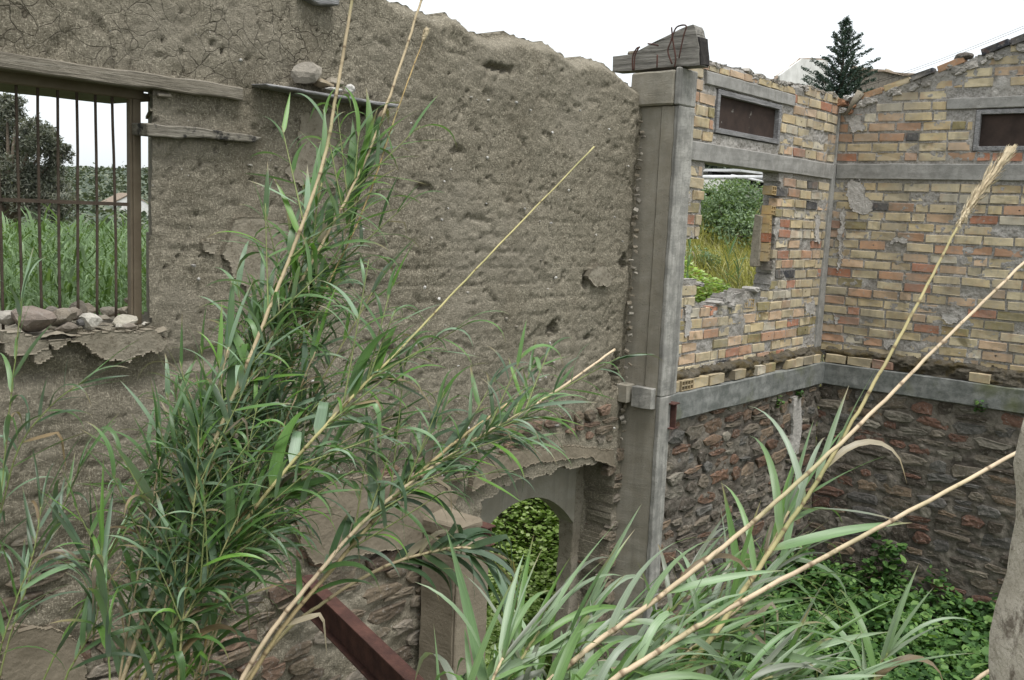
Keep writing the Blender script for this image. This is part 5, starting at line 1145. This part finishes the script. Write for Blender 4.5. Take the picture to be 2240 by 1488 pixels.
# left clump
reed('leftmost bare-topped cane of the left clump, running out above the ledge board', [(265, 1500, 3.6), (370, 1210, 3.65), (480, 940, 3.7), (600, 650, 3.8), (700, 380, 3.9), (735, 210, 3.95), (770, 0, 4.0), (792, -140, 4.05)], .0105, .006, .0, .60, 52, (.18, .36), LC_A, TAN, shoots=20, shootL=.32, shoot_zone=(.05, .54), seed=1)
reed('tall cane with bright green leaves at the ledge board and a straw coloured tip', [(300, 1480, 3.7), (420, 1130, 3.8), (560, 800, 3.9), (690, 560, 4.0), (790, 370, 4.1), (860, 190, 4.2), (922, 0, 4.3), (955, -110, 4.35)], .010, .0048, .0, .66, 58, (.20, .40), LC_A + [(.11, .21, .045)] * 5, TAN, shoots=20, shootL=.32, shoot_zone=(.05, .58), seed=2, kinds=(0, 0, 1, 2))
reed('thin dry cane of the left clump ending in a small pale plume', [(470, 1330, 3.9), (640, 800, 4.0), (790, 470, 4.1), (870, 240, 4.2), (932, 70, 4.25)], .006, .0025, .1, .5, 8, (.2, .3), LC_A, (.46, .33, .15), seed=3, plume=.05, plume_s=.35)
reed('long cane slanting to a bare straw tip in front of the adobe wall', [(330, 1450, 3.5), (560, 1110, 3.6), (760, 880, 3.7), (880, 760, 3.8), (1040, 590, 3.95), (1300, 320, 4.2)], .0115, .003, .0, .60, 28, (.24, .46), LC_A + [(.10, .20, .045)] * 2, (.43, .38, .18), kinds=(0, 1, 2, 3, 3), shoots=12, seed=4, shoot_zone=(.05, .5))
reed('low slanting cane pointing at the column foot, with tufts of side shoots', [(550, 1450, 3.6), (700, 1250, 3.7), (830, 1110, 3.8), (1010, 980, 3.95), (1180, 880, 4.1), (1346, 764, 4.3)], .0125, .005, .2, .86, 26, (.20, .36), LC_A + LC_D, PAL, kinds=(1, 2, 2, 3), shoots=16, shootL=.34, seed=5, shoot_zone=(.35, .85))
reed('broken-off cane stub beside the low slanting cane', [(580, 1430, 3.65), (740, 1230, 3.75), (880, 1070, 3.85), (1000, 965, 3.95), (1110, 885, 4.05)], .0115, .006, .05, .75, 14, (.2, .34), LC_D + LC_A, (.45, .35, .19), kinds=(1, 2, 2, 3), shoots=5, seed=6)
reed('bent cane drooping in front of the doorway pillar with dark hanging leaves', [(590, 1420, 3.75), (720, 1310, 3.8), (840, 1240, 3.85), (940, 1208, 3.9), (1010, 1198, 3.92), (1062, 1215, 3.95), (1092, 1262, 3.97)], .010, .004, .35, 1.0, 32, (.26, .42), LC_D, TAN, kinds=(2, 2, 3), seed=7, dead=.12)
# fill canes of the left clump
FILL = [((380, 1480, 3.9), (470, 1150, 4.0), (560, 930, 4.1), (680, 600, 4.2)), ((330, 1490, 3.6), (390, 1200, 3.65), (440, 1000, 3.7), (500, 760, 3.75)), ((400, 1490, 3.8), (560, 1120, 3.9), (690, 860, 4.0), (815, 640, 4.1)),
        ((440, 1500, 3.7), (540, 1180, 3.75), (610, 960, 3.8), (690, 770, 3.85)), ((260, 1500, 3.6), (300, 1270, 3.6), (330, 1120, 3.6), (350, 1000, 3.6)), ((420, 1500, 3.7), (560, 1180, 3.75), (690, 1010, 3.8), (860, 910, 3.9)),
        ((290, 1500, 3.8), (430, 1080, 3.9), (530, 800, 4.0), (610, 600, 4.1)), ((390, 1500, 3.5), (410, 1230, 3.5), (430, 1060, 3.5), (435, 930, 3.5)), ((310, 1500, 3.7), (470, 1060, 3.8), (580, 780, 3.9), (670, 520, 4.0)), ((330, 1520, 3.5), (400, 1360, 3.5), (470, 1240, 3.5), (520, 1130, 3.5)), ((420, 1510, 4.1), (520, 1260, 4.2), (590, 1080, 4.3), (640, 920, 4.4)), ((350, 1500, 3.8), (540, 950, 3.9), (640, 660, 4.0), (705, 400, 4.05)), ((380, 1500, 3.9), (590, 900, 4.0), (720, 600, 4.1), (800, 380, 4.2))]
FILL.sort(key=lambda f: f[-1][0])
ORD = ['leftmost', 'second', 'third', 'fourth', 'fifth', 'sixth', 'seventh', 'eighth', 'ninth', 'tenth', 'eleventh', 'twelfth', 'thirteenth', 'fourteenth', 'rightmost']
for k, f in enumerate(FILL):
    reed('leafy green cane in the core of the left reed clump, %s tip from the left' % (ORD[k] if k else 'first'), list(f), .0075, .0028, -.0, .98, 28, (.16, .34), (LC_A + LC_D) if k % 3 else LC_A, (.30, .29, .13) if k % 2 else TAN, shoots=6, shootL=.34, group='leafy canes of the left clump', seed=100 + k * 3, tipleaf=True, dead=.06, kinds=(0, 0, 1, 1, 2, 2, 3))
# young reeds along the left border
LEFT = [((-40, 1480, 4.0), (0, 1100, 4.05), (25, 860, 4.1), (48, 650, 4.1), 'slender reed reaching the window sill at the left border'), ((-30, 1300, 4.1), (30, 1010, 4.15), (110, 890, 4.2), (190, 830, 4.25), 'reed tip spreading sideways below the window sill'),
        ((0, 1480, 3.9), (60, 1280, 3.95), (130, 1130, 4.0), (175, 1020, 4.0), 'young dark reed with narrow leaves left of the clump, upper one'), ((90, 1500, 3.8), (180, 1330, 3.85), (240, 1210, 3.9), (280, 1130, 3.9), 'young reed with a bright upright leaf beside the clump foot'),
        ((-20, 1500, 3.7), (30, 1330, 3.7), (70, 1220, 3.75), (90, 1110, 3.8), 'young reed with arching leaves near the lower left corner'), ((240, 1500, 3.4), (235, 1380, 3.4), (228, 1290, 3.4), (222, 1200, 3.4), 'short upright reed with a broad bright green leaf'), ((130, 1520, 3.5), (190, 1400, 3.5), (215, 1330, 3.5), (200, 1240, 3.5), 'lowest young reed with long arching blades at the lower left')]
for k, (a, b2, c, d, lab) in enumerate(LEFT):
    reed(lab, [a, b2, c, d], .0055, .0022, .12, .97, 17, (.20, .36), LC_D + LC_A[:5] + ([(.11, .21, .045)] * 3 if k in (3, 5) else []), (.17, .22, .07), kinds=(0, 1, 1, 2), seed=200 + k * 5, tipleaf=True, dead=.05, wf=.55)
# right clump, nearer the viewer
reed('thick straw cane of the right clump running up to the right border', [(1060, 1640, 2.3), (1250, 1450, 2.35), (1440, 1308, 2.4), (1650, 1140, 2.45), (1880, 930, 2.55), (2060, 750, 2.65), (2270, 545, 2.8)], .0105, .004, .02, .40, 12, (.26, .42), LC_B, PAL, seed=11, kinds=(1, 1, 2), wf=.75)
reed('cane of the right clump carrying a feathery pale plume at its top', [(1350, 1660, 2.35), (1560, 1390, 2.45), (1715, 1160, 2.55), (1790, 1050, 2.6), (1900, 860, 2.65), (2010, 660, 2.7), (2110, 470, 2.75), (2206, 333, 2.8)], .0105, .0028, .1, .50, 16, (.24, .42), LC_B, (.42, .36, .18), seed=12, plume=.17, plume_s=.7, kinds=(0, 1, 1), wf=.75)
reed('straight straw cane of the right clump crossing the stone wall to the masonry edge', [(1240, 1590, 2.2), (1440, 1425, 2.25), (1620, 1318, 2.3), (1950, 1140, 2.4), (2320, 938, 2.6)], .010, .005, .02, .40, 12, (.26, .42), LC_B, PAL, seed=13, kinds=(1, 1, 2), wf=.75)
reed('short straw cane entering at the lower right corner', [(1650, 1880, 1.9), (1900, 1680, 1.9), (2130, 1492, 1.9), (2260, 1410, 1.9)], .006, .004, 0, 0, 0, (.3, .4), LC_B, PAL, seed=14)
RB = [((960, 1700, 2.3), (1060, 1560, 2.3), (1120, 1470, 2.35), (1180, 1380, 2.4)), ((1060, 1700, 2.4), (1160, 1560, 2.4), (1220, 1470, 2.45), (1270, 1370, 2.5)), ((1150, 1700, 2.45), (1300, 1540, 2.5), (1390, 1450, 2.55), (1480, 1350, 2.6)), ((1200, 1700, 2.5), (1380, 1530, 2.55), (1500, 1430, 2.6), (1640, 1310, 2.65)),
      ((1250, 1720, 2.4), (1430, 1600, 2.45), (1560, 1520, 2.5), (1680, 1450, 2.55)), ((930, 1720, 2.2), (1010, 1600, 2.2), (1060, 1520, 2.25), (1100, 1440, 2.3)), ((1300, 1720, 2.6), (1500, 1470, 2.65), (1620, 1310, 2.7), (1725, 1120, 2.75)), ((1280, 1700, 2.3), (1450, 1590, 2.3), (1570, 1530, 2.35), (1690, 1480, 2.4)),
      ((1180, 1660, 2.65), (1320, 1510, 2.7), (1410, 1410, 2.75), (1490, 1290, 2.8)), ((1380, 1740, 2.35), (1540, 1640, 2.4), (1660, 1580, 2.4), (1780, 1530, 2.45)), ((1060, 1680, 2.2), (1180, 1590, 2.2), (1290, 1530, 2.25), (1400, 1480, 2.3)), ((1040, 1680, 2.55), (1160, 1540, 2.55), (1260, 1440, 2.6), (1340, 1370, 2.65)), ((1350, 1720, 2.7), (1490, 1530, 2.7), (1580, 1420, 2.75), (1640, 1300, 2.8)), ((1480, 1720, 2.5), (1590, 1600, 2.5), (1670, 1520, 2.55), (1740, 1440, 2.6)), ((1000, 1720, 2.1), (1120, 1640, 2.1), (1240, 1580, 2.15), (1340, 1540, 2.2))]
RB.sort(key=lambda f: f[-1][0]); ORD[-1] = 'fifteenth'
for k, f in enumerate(RB):
    reed('pale leafy cane of the lower right reed clump, %s tip from the left' % (ORD[k] if k else 'first'), list(f), .008, .003, .05, .98, 28, (.18, .42), LC_B, (.36, .34, .16) if k % 2 else TAN, kinds=(0, 1, 1, 2, 2, 3), group='leafy canes of the right clump', seed=300 + k * 7, tipleaf=True, dead=.06, spread=(10, 60), wf=.72, shoots=1 if k > 5 else 0, shootL=.22)
reed('young reed with a fan of leaves low at the right of the clump', [(1870, 1640, 2.9), (1895, 1540, 2.9), (1918, 1470, 2.9), (1940, 1430, 2.9)], .005, .002, .2, .95, 9, (.22, .34), LC_B, (.2, .25, .08), seed=41, kinds=(0, 1, 1), tipleaf=True)
# reeds behind the broken window
for k, (px, py, Y, h, lab) in enumerate(((1592, 625, 5.9, .62, 'green reed standing in the gap of the broken window'), (1612, 660, 5.5, .42, 'short reed with broad blades at the bottom of the broken window'), (1505, 590, 5.8, .4, 'reed leaning out beside the column in the broken window'))):
    p = onY(px, py, Y); z0 = float(terr(p.x, p.y)); b0 = Vector((p.x, p.y, z0)); t = onY(px + 4, py - 75, Y); reed(lab, [b0, b0.lerp(t, .5), t], .007, .003, .25, .97, 16, (.22, .36), LC_A, (.2, .25, .08), seed=400 + k, kinds=(0, 1, 1), ground=False, tipleaf=True)
